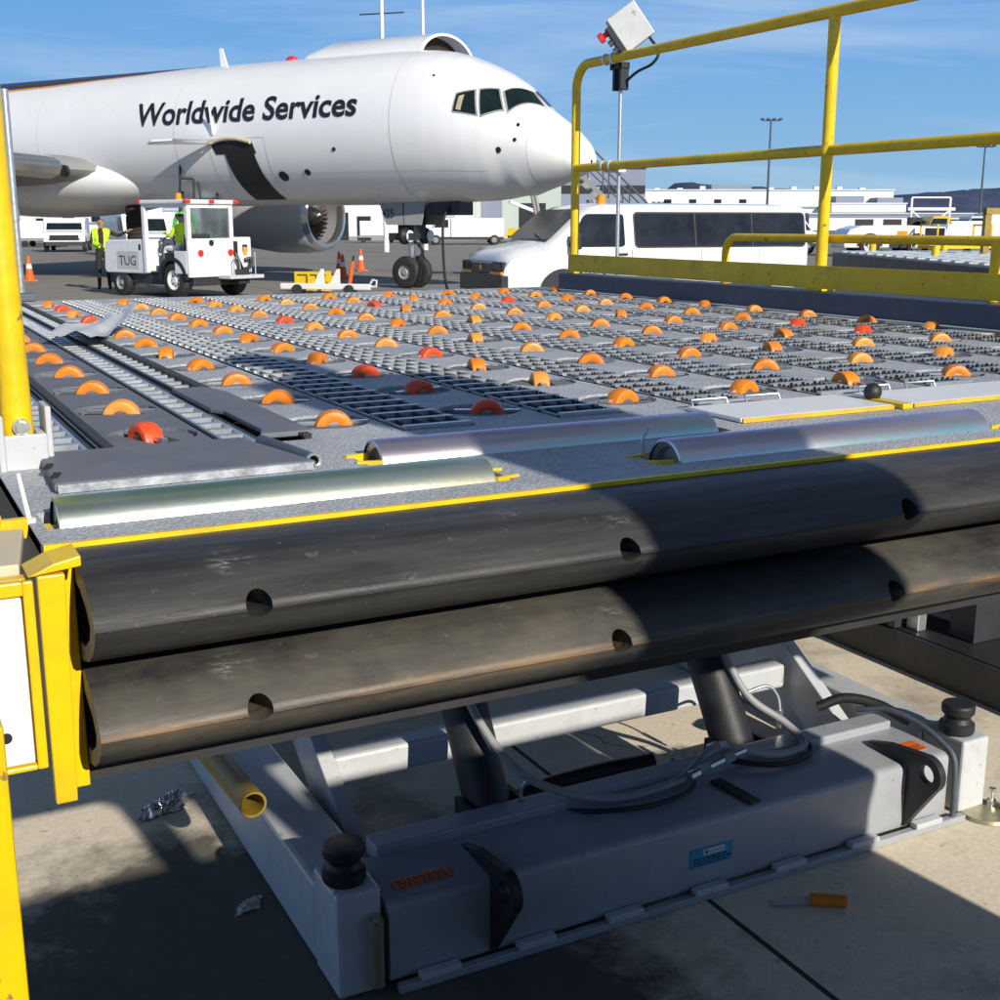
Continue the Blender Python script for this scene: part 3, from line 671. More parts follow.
# white guide pad in a yellow frame, lower yellow post and beige board at the near left
gp = thing('guide_pad', 'white plastic guide pad in a bright yellow frame at the left of the fenders', 'guide pad', (.05, 1.12, 1.2))
b = WB(gp); b.b2(-.12, .113, 1.124, 1.14, 1.212, 1.39); b.b2(.106, .115, 1.112, 1.124, 1.212, 1.39); b.b2(-.12, .106, 1.112, 1.124, 1.377, 1.39); b.b2(-.12, .106, 1.112, 1.124, 1.212, 1.217); b.build('frame', 'yellow', gp, bevel=.0015)
b = WB(gp); b.b2(-.118, .1045, 1.114, 1.123, 1.2185, 1.3755); pd = b.build('pad', 'pad', gp, bevel=.002)
b = WB(gp); b.cyl((.0815, 1.1145, 1.247), (.0815, 1.1125, 1.247), .005, 14); b.build('countersunk_hole', 'dplate', pd)
np_ = thing('corner_post', 'bright yellow square post rising at the lower left in front of the guide pad', 'post', (.04, .86, 0))
b = WB(np_); b.b2(.012, .0608, .846, .90, .006, 1.365); b.build('square_tube', 'yellow', np_, bevel=.003)
b = WB(np_); b.b2(-.02, .095, .82, .93, .0045, .012); b.build('base_plate', 'yellow', np_)
sh = thing('beige_board', 'worn beige board shelf beside the first roller', 'board', (.09, 1.22, 1.39))
b = WB(sh); b.prism([(-.1, 1.145), (.108, 1.145), (.1285, 1.285), (-.1, 1.31)], .012, 'z', 1.386); b.build('board', 'beige', sh, bevel=.002)
b = WB(sh); b.b2(-.1, .134, 1.295, 1.305, 1.385, 1.405); b.cyl((.10, 1.30, 1.40), (.10, 1.29, 1.41), .009, 14); b.build('support_bracket', 'yellow', sh)
b = WB(sh); b.tube([(.137, 1.30, 1.398), (.1325, 1.33, 1.445)], [.0028, .0022], 8); b.cyl((.137, 1.30, 1.3985), (.137, 1.30, 1.404), .006, 10); b.build('cable_tie', 'pad', sh, smooth=True)

# ------------------------------------------------------------------ scissor lift under the deck
lift = thing('scissor_lift', 'light grey scissor lift with base frame and black cylinders under the deck', 'scissor lift', (1.82, 3.4, 0))
b = WB(lift)   # front cross beam: rounded box section
prof = [(2.29, .03), (2.285, .05), (2.285, .200), (2.288, .2115), (2.298, .2185), (2.31, .2205), (2.50, .222), (2.50, .03)]
b.prism(prof, 1.72, 'x', .915); b.build('front_beam', 'grey_beam', lift, smooth=True, flat_caps=50)
b = WB(lift); b.b2(.97, 2.62, 2.495, 2.57, .06, .245); b.build('rear_angle', 'grey_beam', lift, bevel=.006)
b = WB(lift); b.b2(.93, 2.70, 2.262, 2.284, .006, .026); b.build('base_angle', 'grey_beam', lift, bevel=.003)
for k, x in enumerate((.98, 1.23, 1.48, 1.74, 2.0, 2.26, 2.5)):
    b = WB(lift); b.b2(x, x + .10, 2.256, 2.283, .0275, .044); b.build('weld_tab', 'grey', lift, bevel=.003)
for x0, x1 in ((.80, .95), (2.70, 2.82)):
    b = WB(lift); b.b2(x0, x1, 2.46, 4.75, .01, .215); b.build('side_rail', 'grey', lift, bevel=.012)
b = WB(lift); b.b2(.80, 2.82, 4.755, 4.90, .01, .215); b.build('rear_beam', 'grey', lift, bevel=.01)
# corner posts with rubber buffers
for x, nm in ((.853, 0), (2.765, 1)):
    y = 2.37
    b = WB(lift); b.b2(x - .055, x + .05, y - .07, y + .085, .01, .262 if not nm else .232); cp = b.build('corner_block', 'grey', lift, bevel=.008)
    zz = .2625 if not nm else .2325
    b = WB(lift)
    b.lathe([(0, 0), (.047, 0), (.050, .006), (.050, .028), (.041, .034), (.036, .047), (.041, .056), (.047, .062), (.048, .082), (.044, .088), (0, .088)], c=(x - .01, y, zz), n=24)
    b.build('rubber_buffer', 'rubber', cp, smooth=True)
b = WB(lift); b.cyl((.885, 2.289, .03), (.885, 2.289, .195), .017, 18); b.cyl((.885, 2.289, .195), (.885, 2.289, .205), .008, 10); b.build('hinge_pin', 'zincy', lift, smooth=True)
# lifting lugs
for x in (1.165, 2.47):
    b = WB(lift)
    out = [(2.44, .232), (2.36, .256), (2.27, .268)] + [(2.215 + .052 * math.cos(a), .222 + .052 * math.sin(a)) for a in [PI / 2 + i * (PI * .78) / 12 for i in range(13)]] + [(2.283, .036), (2.2838, .225)]
    cx_, cz_ = 2.214, .222; th = .022
    n = len(out)
    # ring of the outline bridged to a round hole
    hole = [(cx_ + .027 * math.cos(2 * PI * i / n), cz_ + .027 * math.sin(2 * PI * i / n)) for i in range(n)]
    import mathutils.geometry as mg
    tri = mg.tessellate_polygon([[Vector((p[0], p[1], 0)) for p in out], [Vector((p[0], p[1], 0)) for p in hole]])
    pts = out + hole
    vs = [(x, p[0], p[1]) for p in pts] + [(x + th, p[0], p[1]) for p in pts]; N2 = len(pts)
    fs = [tuple(t) for t in tri] + [tuple(i + N2 for i in reversed(t)) for t in tri]
    fs += [(i, (i + 1) % n, N2 + (i + 1) % n, N2 + i) for i in range(n)] + [(n + i, n + (i + 1) % n, N2 + n + (i + 1) % n, N2 + n + i) for i in range(n)]
    b.add(vs, fs); b.build('lifting_lug', 'dplate', lift)
# decals
def decal(x0, x1, y0, y1, z, mt, name='decal'):
    b = WB(lift); b.b2(x0, x1, y0, y1, z, z + .0015); return b.build(name, mt, lift)
d = decal(.955, 1.095, 2.335, 2.375, .2222, 'label_o', 'orange_decal'); d2 = decal(2.50, 2.605, 2.335, 2.395, .2222, 'label_o', 'orange_decal')
for dd, xa, xb, yb in ((d, .962, 1.088, 2.34), (d2, 2.507, 2.598, 2.342)):
    r2 = random.Random(4)
    for q in range(3):
        b = WB(lift); x = xa
        while x < xb - .012:
            wd = r2.uniform(.006, .016); b.b2(x, min(x + wd, xb), yb + q * .0105, yb + q * .0105 + .004, .2238, .2242); x += wd + .004
        b.build('print_line', 'dplate', dd)
b = WB(lift); b.b2(1.735, 1.868, 2.2825, 2.2845, .092, .144); d = b.build('blue_decal', 'label_b', lift)
b = WB(lift); b.b2(1.775, 1.842, 2.2812, 2.2824, .124, .139); b.build('logo_panel', 'white', d)
b = WB(lift); b.cyl((1.784, 2.2811, .1315), (1.784, 2.2806, .1315), .0045, 12)
tv, tf = text_geo('SCISSOR', 1, 0, .0)
b.add([(1.791 + u * .048, 2.2808, .1282 + v * .0066) for u, v in tv], tf); b.build('lettering', 'ink', d)
r2 = random.Random(9)
for q in range(3):
    b = WB(lift); x = 1.745
    while x < 1.85: wd = r2.uniform(.006, .018); b.b2(x, min(x + wd, 1.86), 2.2812, 2.2822, .099 + q * .0075, .1022 + q * .0075); x += wd + .004
    b.build('print_line', 'ink', d)
# scissor arms
def arm(x, ya, za, yb, zb, h, t, mt='grey', name='scissor_arm'):
    a = Vector((x, ya, za)); c = Vector((x, yb, zb)); d = (c - a); ln = d.length; an = math.atan2(d.z, d.y)
    b = WB(lift); b.M = b.M @ Matrix.Translation(a) @ Matrix.Rotation(an, 4, 'X'); b.b2(-t / 2, t / 2, -.05, ln + .05, -h / 2, h / 2); return b.build(name, mt, lift, bevel=.004)
for x in (1.0, 2.645): arm(x, 2.74, .085, 4.35, 1.12, .15, .045)
for x in (.905, 2.745): arm(x, 4.5, .15, 2.75, 1.12, .15, .045)
b = WB(lift); b.b2(1.03, 2.60, 2.95, 3.03, .195, .275); b.build('cross_tube', 'grey', lift, bevel=.01)
b = WB(lift); b.b2(1.03, 2.60, 3.86, 3.94, .80, .88); b.build('cross_tube', 'grey', lift, bevel=.01)
for x in (1.05, 2.60):
    b = WB(lift); b.cyl((x - .13, 3.6, .62), (x + .13, 3.6, .62), .03, 16); b.build('pivot_pin', 'dark_steel', lift, smooth=True)
for x in (1.335, 2.135):
    b = WB(lift); b.cyl((x, 2.60, .17), (x, 2.99, .80), .062, 24); cy = b.build('cylinder', 'rubber', lift, smooth=True)
    b = WB(lift); b.cyl((x, 2.99, .80), (x, 3.15, 1.06), .036, 20); b.build('piston_rod', 'steel', cy, smooth=True)
    b = WB(lift); b.b2(x - .08, x - .066, 2.56, 2.66, .02, .24); b.build('clevis', 'dark_steel', cy)
    b = WB(lift); b.b2(x + .066, x + .08, 2.56, 2.66, .02, .24); b.build('clevis', 'dark_steel', cy)
    c0 = Vector((x, 2.87, .60)); b = WB(lift)
    b.tube([(x + .066 * math.cos(a), 2.90 + .045 * math.sin(a) + .0, .655 + .02 * math.cos(a) - .028 * math.sin(a)) for a in [i * PI / 10 for i in range(20)]], .004, 8, closed=True); b.build('cable_tie', 'hose', cy, smooth=True)
# hydraulic hoses along the front beam
def hose(pts, r, mt, name='hydraulic_hose', n=12): 
    b = WB(lift); b.tube(bez(pts, n), r, 12); return b.build(name, mt, lift, smooth=True)
h1 = hose([(1.30, 2.90, .93), (1.30, 2.82, .68), (1.31, 2.68, .48), (1.37, 2.55, .345), (1.47, 2.48, .283), (1.62, 2.45, .243), (1.80, 2.45, .247), (1.875, 2.46, .275), (1.93, 2.47, .30), (2.0, 2.47, .295), (2.14, 2.45, .255), (2.27, 2.48, .247), (2.265, 2.56, .285), (2.18, 2.63, .36), (2.135, 2.70, .50), (2.12, 2.80, .70), (2.12, 2.90, .93)], .0115, 'hose')
h2 = hose([(1.46, 2.56, .20), (1.56, 2.42, .235), (1.72, 2.395, .232), (1.85, 2.43, .238), (1.90, 2.60, .23)], .0065, 'rubber')
h3 = hose([(2.0, 2.50, .25), (2.13, 2.43, .236), (2.27, 2.45, .237), (2.30, 2.56, .25)], .008, 'rubber')
b = WB(lift); b.tube([(1.84, 2.435, .262), (1.87, 2.435, .27)], .0135, 8); b.tube([(1.87, 2.435, .27), (1.90, 2.435, .277)], .017, 6); b.tube([(1.90, 2.435, .277), (1.95, 2.435, .288)], .011, 8); b.tube([(1.95, 2.435, .288), (1.98, 2.435, .294)], .015, 6); b.tube([(1.98, 2.435, .294), (2.02, 2.435, .30)], .009, 8); b.build('hose_fitting', 'galv', lift, smooth=True, flat_caps=20)
b = WB(lift); b.tube([(1.93, 2.478, .30), (1.96, 2.478, .306)], .017, 6); b.tube([(1.96, 2.478, .306), (1.985, 2.478, .304)], .0145, 6); b.build('hose_fitting', 'steel', lift, smooth=True, flat_caps=20)
for (pts) in ([(1.43, 2.515, .305), (1.405, 2.53, .31), (1.39, 2.545, .28), (1.392, 2.55, .235)], [(2.17, 2.64, .36), (2.25, 2.63, .375), (2.285, 2.62, .34), (2.29, 2.61, .29)]):
    o = hose(pts, .005, 'galv', 'sensor_lead'); e = pts[-1]; b = WB(lift); b.cyl((e[0], e[1], e[2] + .01), (e[0], e[1], e[2] - .03), .009, 8); b.cyl((e[0], e[1], e[2] - .03), (e[0], e[1], e[2] - .045), .006, 8); b.build('lead_plug', 'steel', o, smooth=True, flat_caps=20)
b = WB(lift); b.box((1.94, 2.37, .226), (.035, .15, .006), (.03, 0, .12)); b.build('strap', 'rubber', lift)
hose([(1.32, 2.68, .12), (1.5, 2.72, .16), (1.7, 2.71, .18), (1.88, 2.66, .2)], .03, 'rubber', 'cable_bundle')
# black sheathed cable over the right end of the beam
hose([(2.58, 2.60, .25), (2.62, 2.52, .272), (2.645, 2.42, .262), (2.650, 2.33, .236), (2.653, 2.281, .20), (2.655, 2.272, .10), (2.655, 2.272, .03)], .0085, 'slate', 'edge_cable')
hose([(2.48, 2.66, .255), (2.55, 2.62, .285), (2.62, 2.55, .275), (2.66, 2.46, .245)], .016, 'rubber', 'edge_cable')
b = WB(lift); b.lathe([(0, .014), (.075, .014), (.078, .004), (0, .004)], c=(2.79, 2.27, .002), n=28); fp = b.build('foot_plate', 'zincy', lift, smooth=True)
for x, y in ((2.83, 2.285), (2.84, 2.235)):
    b = WB(lift); b.cyl((x, y, .016), (x, y, .034), .014, 6); b.cyl((x, y, .034), (x, y, .06), .007, 12); b.cyl((x, y, .06), (x, y, .07), .011, 6); b.build('anchor_bolt', 'steel', fp, smooth=True, flat_caps=20)
b = WB(lift); b.tube([(.745, 2.74, .30), (.74, 3.25, .27)], .034, 20, cap=False); b.tube([(.74, 3.25, .27), (.745, 2.7405, .30)], .028, 20, cap=False); b.lathe([(.028, 0), (.034, 0)], axis='y', c=(.745, 2.7398, .30), n=20); b.build('yellow_sleeve', 'olive', lift, smooth=True)

# ------------------------------------------------------------------ litter on the concrete
rnd = random.Random(5)
def crumple(name, label, cat, c, sx, sy, h, mt, seed):
    r = random.Random(seed); b = MB(); g = 16; vs = []; fs = []
    for i in range(g + 1):
        for j in range(g + 1):
            u, v = i / g - .5, j / g - .5; vs.append((c[0] + u * sx + v * sy * .5 + r.uniform(-.006, .006), c[1] + v * sy * 1.0 + u * sx * .25 + r.uniform(-.006, .006), .006 + abs(r.gauss(0, h)) * (1 - 3 * (u * u + v * v)) + .002))
    for i in range(g):
        for j in range(g): a = i * (g + 1) + j; fs.append((a, a + 1, a + g + 2, a + g + 1))
    b.add(vs, fs); return tag(b.build(name, mt), label, cat)
crumple('crumpled_foil', 'crumpled silver and white foil wrapper on sunlit concrete beside the lift', 'litter', (.665, 3.42), .15, .11, .022, 'foil', 2)
crumple('paper_scrap', 'small pale scrap on dark ground beside the lift side rail', 'litter', (.735, 2.78), .06, .05, .01, 'paper', 12)
b = MB(); b.M = Matrix.Translation((2.04, 2.10, .02)) @ Matrix.Rotation(rad(-35), 4, 'Z'); b.tube([(-.05, 0, 0), (.04, 0, .0)], .016, 16); o = tag(b.build('orange_plug', 'olive', None, smooth=True), 'small orange brown plug with clear tail lying on concrete in front of the lift', 'plug'); o.data.materials[0] = M['orange']
b = MB(); b.M = Matrix.Translation((2.04, 2.10, .02)) @ Matrix.Rotation(rad(-35), 4, 'Z'); b.add([(-.05, -.014, 0), (-.05, .014, 0), (-.14, .006, -.01), (-.15, -.02, -.012), (-.10, -.03, -.004)], [(0, 1, 2, 3, 4)]); b.build('clear_tail', 'paper', o)

# ------------------------------------------------------------------ black platform of the neighbouring unit on the right
pf = thing('steel_platform', 'low black steel platform with posts and hoses to the right of the lift', 'platform', (4.4, 3.2, 0))
b = WB(pf); b.b2(3.45, 6.2, 1.2, 6.5, .006, .15); b.build('base', 'dark_steel', pf, bevel=.006)
b = WB(pf); b.b2(3.47, 6.15, 1.25, 6.4, .1505, .155); b.build('tread_plate', 'dplate', pf)
for (x, y, sx, sy, h) in ((3.66, 3.10, .15, .12, .9), (3.475, 3.33, .035, .04, .9), (3.60, 3.42, .05, .05, .9), (4.75, 4.1, .3, .25, .9), (4.1, 4.6, .25, .25, .9)):
    b = WB(pf); b.b2(x - sx / 2, x + sx / 2, y - sy / 2, y + sy / 2, .1555, h); b.build('upright', 'dark_steel', pf, bevel=.004)
b = WB(pf); b.b2(3.46, 6.1, 3.02, 6.4, .905, 1.0); b.build('crossbeam', 'dark_steel', pf)
b = WB(pf); b.b2(3.505, 3.55, 3.24, 3.30, .1555, .225); b.build('valve_block', 'galv', pf, bevel=.004)
b = WB(pf); b.b2(3.98, 4.22, 3.10, 3.22, .27, .60); b.build('junction_box', 'hose', pf, bevel=.006)
b = WB(pf); b.b2(4.08, 4.32, 2.92, 3.00, .1555, .5); b.build('white_panel', 'white', pf, bevel=.006)
for z in (.385, .36):
    b = WB(pf); b.tube([(3.745, 3.05, z), (3.79, 3.03, z), (3.84, 3.0, z - .012)], .015, 8); b.build('hose_fitting', 'steel', pf, smooth=True)
b = WB(pf); b.tube(bez([(3.84, 3.0, .365), (3.88, 2.97, .33), (3.92, 2.90, .24), (4.02, 2.82, .19), (4.3, 2.75, .18)], 8), .011, 10); b.build('hydraulic_hose', 'hose', pf, smooth=True)

# neighbouring caster deck beyond the rail
nd = thing('neighbour_deck', 'second grey cargo deck with yellow pegs beyond the toe board', 'cargo deck', LD(6.2, 9.9, 0), heading(1, 0))
b = MB(); b.b2(-2.7, 3.2, -3.2, 3.25, .9, 1.37); b.build('deck_frame', 'dark_steel', nd)
b = MB(); b.b2(-2.7, 3.2, -3.2, 3.25, 1.37, 1.385); b.build('deck_surface', 'deck', nd)
b = MB()
for k in range(22): b.b2(-2.68, 3.18, -3.15 + k * .29, -3.05 + k * .29, 1.386, 1.40)
for k in range(20): b.b2(-2.6 + k * .29, -2.56 + k * .29, -3.15, 3.2, 1.3865, 1.3985)
b.build('roller_track', 'galv', nd)
for x in (-2.3, -1.55, -.8, -.1, .6, 1.3, 2.0, 2.6):
    for y in (3.2, 1.3):
        if y == 1.3 and x > .5: continue
        b = MB(); b.cyl((x, y, 1.38), (x, y, 1.47), .035, 12); b.build('yellow_peg', 'yellow', nd, smooth=True)
b = MB()
for x in (-2.5, 3.0):
    for y in (-3, 3): b.b2(x - .08, x + .08, y - .08, y + .08, .005, .9)
b.build('leg_frame', 'dark_steel', nd)
st = thing('deck_stand', 'yellow brown steel stand with wheels on the neighbouring deck', 'stand', LD(5.05, 12.0, 1.40), heading(1, .1))
b = MB()
for x in (-.42, .0, .32):
    b.b2(x - .03, x + .03, -.03, .03, 0, .42)
b.b2(-.45, .45, -.04, .04, .36, .42); b.b2(-.2, .5, -.03, .03, .05, .09); b.build('frame', 'olive', st)
for x in (.1, .3): b = MB(); b.cyl((x, -.06, .07), (x, .06, .07), .07, 16); b.build('wheel', 'tyre', st, smooth=True)

# unseen props added behind the viewpoint to throw shadows over the fenders and lift
ec = thing('shadow_case', 'unseen dark grey box added behind the viewpoint to shade the ground under the lift', 'shadow caster', (1.86, -.85, 1.56))  # added out of view, blocks sun from the ground under the lift
b = WB(ec); b.b2(1.30, 2.42, -1.1, -.62, 1.5605, 1.90); b.build('case', 'slate', ec, bevel=.02)
b = WB(ec); b.b2(1.29, 2.43, -1.11, -.61, 1.902, 1.965); b.build('lid', 'slate', ec, bevel=.02)
b = WB(ec); b.tube([(1.75, -.60, 1.80), (1.75, -.56, 1.80), (1.97, -.56, 1.80), (1.97, -.60, 1.80)], .012, 8); b.build('handle', 'rubber', ec, smooth=True)
ws = thing('shadow_stand', 'unseen long grey stand added behind the viewpoint to shade the lift base', 'work stand', (0, -.9, 0))  # added out of view, its top edge sets the low shadow line
b = WB(ws); b.b2(-3.2, 2.63, -1.7, -.10, 1.45, 1.56); b.build('walkway', 'grey', ws, bevel=.005)
b = WB(ws); b.b2(-3.15, 2.60, -1.65, -.16, .02, 1.45); b.build('skirt', 'slate', ws)

# ------------------------------------------------------------------ people
def person(name, label, loc, rz, J, torso='cloth', legs='cloth', vest=None, cap='hair', scale=1., group=None):
    """J: joint name -> (x, y, z), facing +x; one continuous skinned body, clothes as children"""
    t = thing(name, label, 'person', loc, rz, group); t.scale = (scale,) * 3
    names = list(J); R = dict(pelvis=.135, waist=.125, chest=.15, neck=.055, head0=.07, head=.092, crown=.082, lsh=.068, rsh=.068, lel=.045, rel=.045, lwr=.032, rwr=.032, lha=.036, rha=.036, lhip=.095, rhip=.095,
                              lkn=.06, rkn=.06, lan=.044, ran=.044, lto=.04, rto=.04, lfi=.018, rfi=.018)
    E_ = [('pelvis', 'waist'), ('waist', 'chest'), ('chest', 'neck'), ('neck', 'head0'), ('head0', 'head'), ('head', 'crown'), ('chest', 'lsh'), ('lsh', 'lel'), ('lel', 'lwr'), ('lwr', 'lha'), ('lha', 'lfi'), ('chest', 'rsh'), ('rsh', 'rel'), ('rel', 'rwr'),
          ('rwr', 'rha'), ('rha', 'rfi'), ('pelvis', 'lhip'), ('lhip', 'lkn'), ('lkn', 'lan'), ('lan', 'lto'), ('pelvis', 'rhip'), ('rhip', 'rkn'), ('rkn', 'ran'), ('ran', 'rto')]
    me = bpy.data.meshes.new('body'); me.from_pydata([J[n] for n in names], [(names.index(a), names.index(c)) for a, c in E_], [])
    o = bpy.data.objects.new('body', me); COL.objects.link(o)
    sk = o.modifiers.new('skin', 'SKIN'); sk.use_smooth_shade = True
    for i, n in enumerate(names):
        me.skin_vertices[0].data[i].radius = (R[n], R[n]); me.skin_vertices[0].data[i].use_root = n == 'pelvis'
    sb = o.modifiers.new('sub', 'SUBSURF'); sb.levels = 2; sb.render_levels = 2
    dg = bpy.context.evaluated_depsgraph_get(); m2 = bpy.data.meshes.new_from_object(o.evaluated_get(dg)); bpy.data.objects.remove(o)
    body = bpy.data.objects.new('body', m2); COL.objects.link(body); body.parent = t
    for k in (torso, legs, 'skin', 'tyre'): m2.materials.append(M[k])
    hz_, nk = J['neck'][2], J['waist'][2] - .05
    def near(p, n, d): return (p - Vector(J[n])).length < d
    for f in m2.polygons:
        p = f.center
        if p.z > hz_ + .01 and (near(p, 'head', .2) or near(p, 'head0', .12)): f.material_index = 2
        elif near(p, 'lha', .085) or near(p, 'rha', .085) or near(p, 'lfi', .06) or near(p, 'rfi', .06): f.material_index = 2
        elif near(p, 'lto', .12) or near(p, 'rto', .12) or near(p, 'lan', .06) or near(p, 'ran', .06): f.material_index = 3
        elif p.z < nk or near(p, 'lkn', .25) or near(p, 'rkn', .25): f.material_index = 1
        f.use_smooth = True
    def shell(nm, sel, off, mt):
        keep = [f for f in m2.polygons if sel(f.center)]; idx = {}; vs = []; fs = []
        for f in keep:
            q = []
            for v in f.vertices:
                if v not in idx: idx[v] = len(vs); vs.append(m2.vertices[v].co + m2.vertices[v].normal * off)
                q.append(idx[v])
            fs.append(q)
        b = MB(); b.add(vs, fs); return b.build(nm, mt, t, smooth=True, flat_caps=80)
    if vest: shell('safety_vest', lambda p: J['waist'][2] - .12 < p.z < hz_ + .0 and abs(p.y) < .20 and not (abs(p.y) < .045 and p.x > 0), .014, vest)
    H = Vector(J['head'])
    shell('hair' if cap == 'hair' else 'cap', lambda p: p.z > H.z + .015 + .10 * max(0, (p.x - H.x) / .1) * .5 and (p - H).length < .25, .012, cap)
    b = MB(); b.sphere((H.x + .098, 0 + H.y, H.z - .012), .017, 8, 6, (1, .8, 1.3)); b.build('nose', 'skin', t, smooth=True)
    for s_ in (-1, 1):
        b = MB(); b.sphere((H.x + .082, H.y + s_ * .034, H.z + .014), .010, 8, 6); b.build('eye', 'ink', t, smooth=True)
        b = MB(); b.sphere((H.x - .005, H.y + s_ * .095, H.z), .022, 8, 6, (.9, .4, 1.3)); b.build('ear', 'skin', t, smooth=True)
    for hand in ('lha', 'rha'):
        h = Vector(J[hand]); d = (Vector(J[hand[0] + 'fi']) - h).normalized(); sd_ = d.cross(Vector((0, 0, 1))); sd_ = sd_.normalized() if sd_.length > .1 else Vector((0, 1, 0))
        b = MB()
        for q in range(4):
            a = h + sd_ * (q - 1.5) * .017 + d * .03; ln = (.055, .07, .066, .05)[q]; b.tube([a, a + d * ln * .55 + Vector((.004, 0, -.002)), a + d * ln + Vector((.012, 0, -.012))], [.009, .0085, .007], 6)
        a = h + sd_ * .03; b.tube([a, a + sd_ * .018 + d * .03, a + sd_ * .014 + d * .055], [.010, .009, .007], 6)
        b.build('fingers', 'skin', t, smooth=True)
    return t
STAND = dict(pelvis=(0, 0, .93), waist=(0, 0, 1.08), chest=(.0, 0, 1.32), neck=(0, 0, 1.47), head0=(.01, 0, 1.54), head=(.025, 0, 1.62), crown=(.015, 0, 1.68),
             lsh=(0, .17, 1.40), lel=(-.01, .26, 1.14), lwr=(.08, .27, .92), lha=(.10, .27, .85), lfi=(.11, .27, .78), rsh=(0, -.17, 1.40), rel=(-.01, -.26, 1.14), rwr=(.08, -.27, .92), rha=(.10, -.27, .85), rfi=(.11, -.27, .78),
             lhip=(0, .09, .86), lkn=(.02, .11, .49), lan=(-.02, .12, .09), lto=(.13, .14, .04), rhip=(0, -.09, .86), rkn=(.02, -.11, .49), ran=(-.02, -.12, .09), rto=(.13, -.14, .04))
SIT = dict(STAND); SIT.update(pelvis=(0, 0, .55), waist=(-.03, 0, .70), chest=(-.03, 0, .94), neck=(-.01, 0, 1.09), head0=(.0, 0, 1.16), head=(.02, 0, 1.24), crown=(.01, 0, 1.30), lsh=(-.03, .17, 1.02), lel=(.12, .24, .80), lwr=(.34, .16, .86), lha=(.40, .14, .88), lfi=(.46, .12, .88),
           rsh=(-.03, -.17, 1.02), rel=(.12, -.24, .80), rwr=(.34, -.16, .86), rha=(.40, -.14, .88), rfi=(.46, -.12, .88), lhip=(.06, .09, .53), lkn=(.44, .12, .55), lan=(.46, .12, .12), lto=(.60, .13, .07), rhip=(.06, -.09, .53), rkn=(.44, -.12, .55), ran=(.46, -.12, .12), rto=(.60, -.13, .07))
wk = person('person', 'unseen figure in a long dark coat added behind the viewpoint to cast its shadow', (1.145, -.80, 1.56), PI / 2, dict(STAND, lel=(.03, .185, 1.14), rel=(.03, -.185, 1.14), lwr=(.16, .15, 1.0), rwr=(.16, -.15, 1.0), lha=(.22, .12, 1.02), rha=(.22, -.12, 1.02), lfi=(.28, .09, 1.04), rfi=(.28, -.09, 1.04)), scale=.92)  # unseen figure added to cast the shadow band on deck and fenders
b = MB(); vs = []; n = 24  # coat shaped to widen the cast shadow
for z_, ry_, rx_ in ((.66, .22, .18), (.76, .22, .18), (.95, .22, .18), (1.2, .21, .17), (1.40, .16, .13), (1.47, .09, .09)): vs += [(rx_ * math.cos(2 * PI * k / n), ry_ * math.sin(2 * PI * k / n), z_) for k in range(n)]
b.add(vs, [(r_ * n + k, r_ * n + (k + 1) % n, (r_ + 1) * n + (k + 1) % n, (r_ + 1) * n + k) for r_ in range(5) for k in range(n)]); b.build('coat', 'cloth', wk, smooth=True)
P1 = dict(STAND); P1.update(lel=(.06, .40, 1.30), lwr=(.16, .60, 1.40), lha=(.18, .67, 1.43), lfi=(.20, .74, 1.45), rel=(.06, -.24, 1.14), rwr=(.24, -.12, 1.10), rha=(.28, -.06, 1.10), rfi=(.31, 0, 1.10))
person('person', 'worker in dark uniform and lime vest standing left of the white tow tractor, arm raised', LD(-9.95, 31.3), heading(.25, -1), P1, vest='hivis', scale=1.03)

# ------------------------------------------------------------------ the cargo aircraft
AFT = Vector((-.5292, .8485, 0)); PO = Vector((12.927, 29.687, 0))
air = thing('cargo_aircraft', 'large white cargo aircraft seen from its nose side with dark lettering on the fuselage', 'aircraft', PO, math.atan2(-AFT.y, -AFT.x))
ST = [(-5.12, 3.10, 3.0, .05), (-5.10, 3.19, 2.94, .22), (-5.06, 3.29, 2.87, .38), (-4.98, 3.43, 2.82, .55), (-4.85, 3.60, 2.75, .73), (-4.57, 3.87, 2.63, .93), (-4.25, 4.10, 2.51, 1.07), (-3.95, 4.31, 2.42, 1.16), (-3.6, 4.66, 2.29, 1.24), (-3.33, 4.90, 2.29, 1.32), (-2.94, 5.14, 2.22, 1.45),
      (-2.44, 5.38, 2.18, 1.57), (-1.92, 5.58, 2.16, 1.66), (-1.43, 5.71, 2.14, 1.72), (-.9, 5.79, 2.12, 1.75), (-.06, 5.83, 2.1, 1.77), (.8, 5.83, 2.1, 1.78), (24, 5.83, 2.1, 1.78), (30, 5.8, 2.9, 1.5), (40, 5.7, 4.7, .4)]
def sec(s):
    for a, c in zip(ST, ST[1:]):
        if s <= c[0]:
            u = (s - a[0]) / (c[0] - a[0]); u = max(0, u); return [a[k] + (c[k] - a[k]) * u for k in (1, 2, 3)]
    return list(ST[-1][1:])
def surf(s, t, off=0.):
    top, bot, wd = sec(s); a = (top - bot) / 2 + off
    return (-s, -(wd + off) * math.cos(t), (top + bot) / 2 + a * math.sin(t))
def skin_band(b, ss, n=120):
    vs = [surf(s, 2 * PI * j / n) for s in ss for j in range(n)]; fs = []
    for i in range(len(ss) - 1):
        for j in range(n): fs.append((i * n + j, i * n + (j + 1) % n, (i + 1) * n + (j + 1) % n, (i + 1) * n + j))
    b.add(vs, fs)
b = MB(); ss = [-4.0 + .1 * i for i in range(31)] + [-1 + .25 * i for i in range(1, 5)] + [1, 2, 4, 6, 8, 12, 16, 20, 24, 27, 30, 35, 40]; skin_band(b, ss); fus = b.build('fuselage', 'plane', air, smooth=True, flat_caps=60)
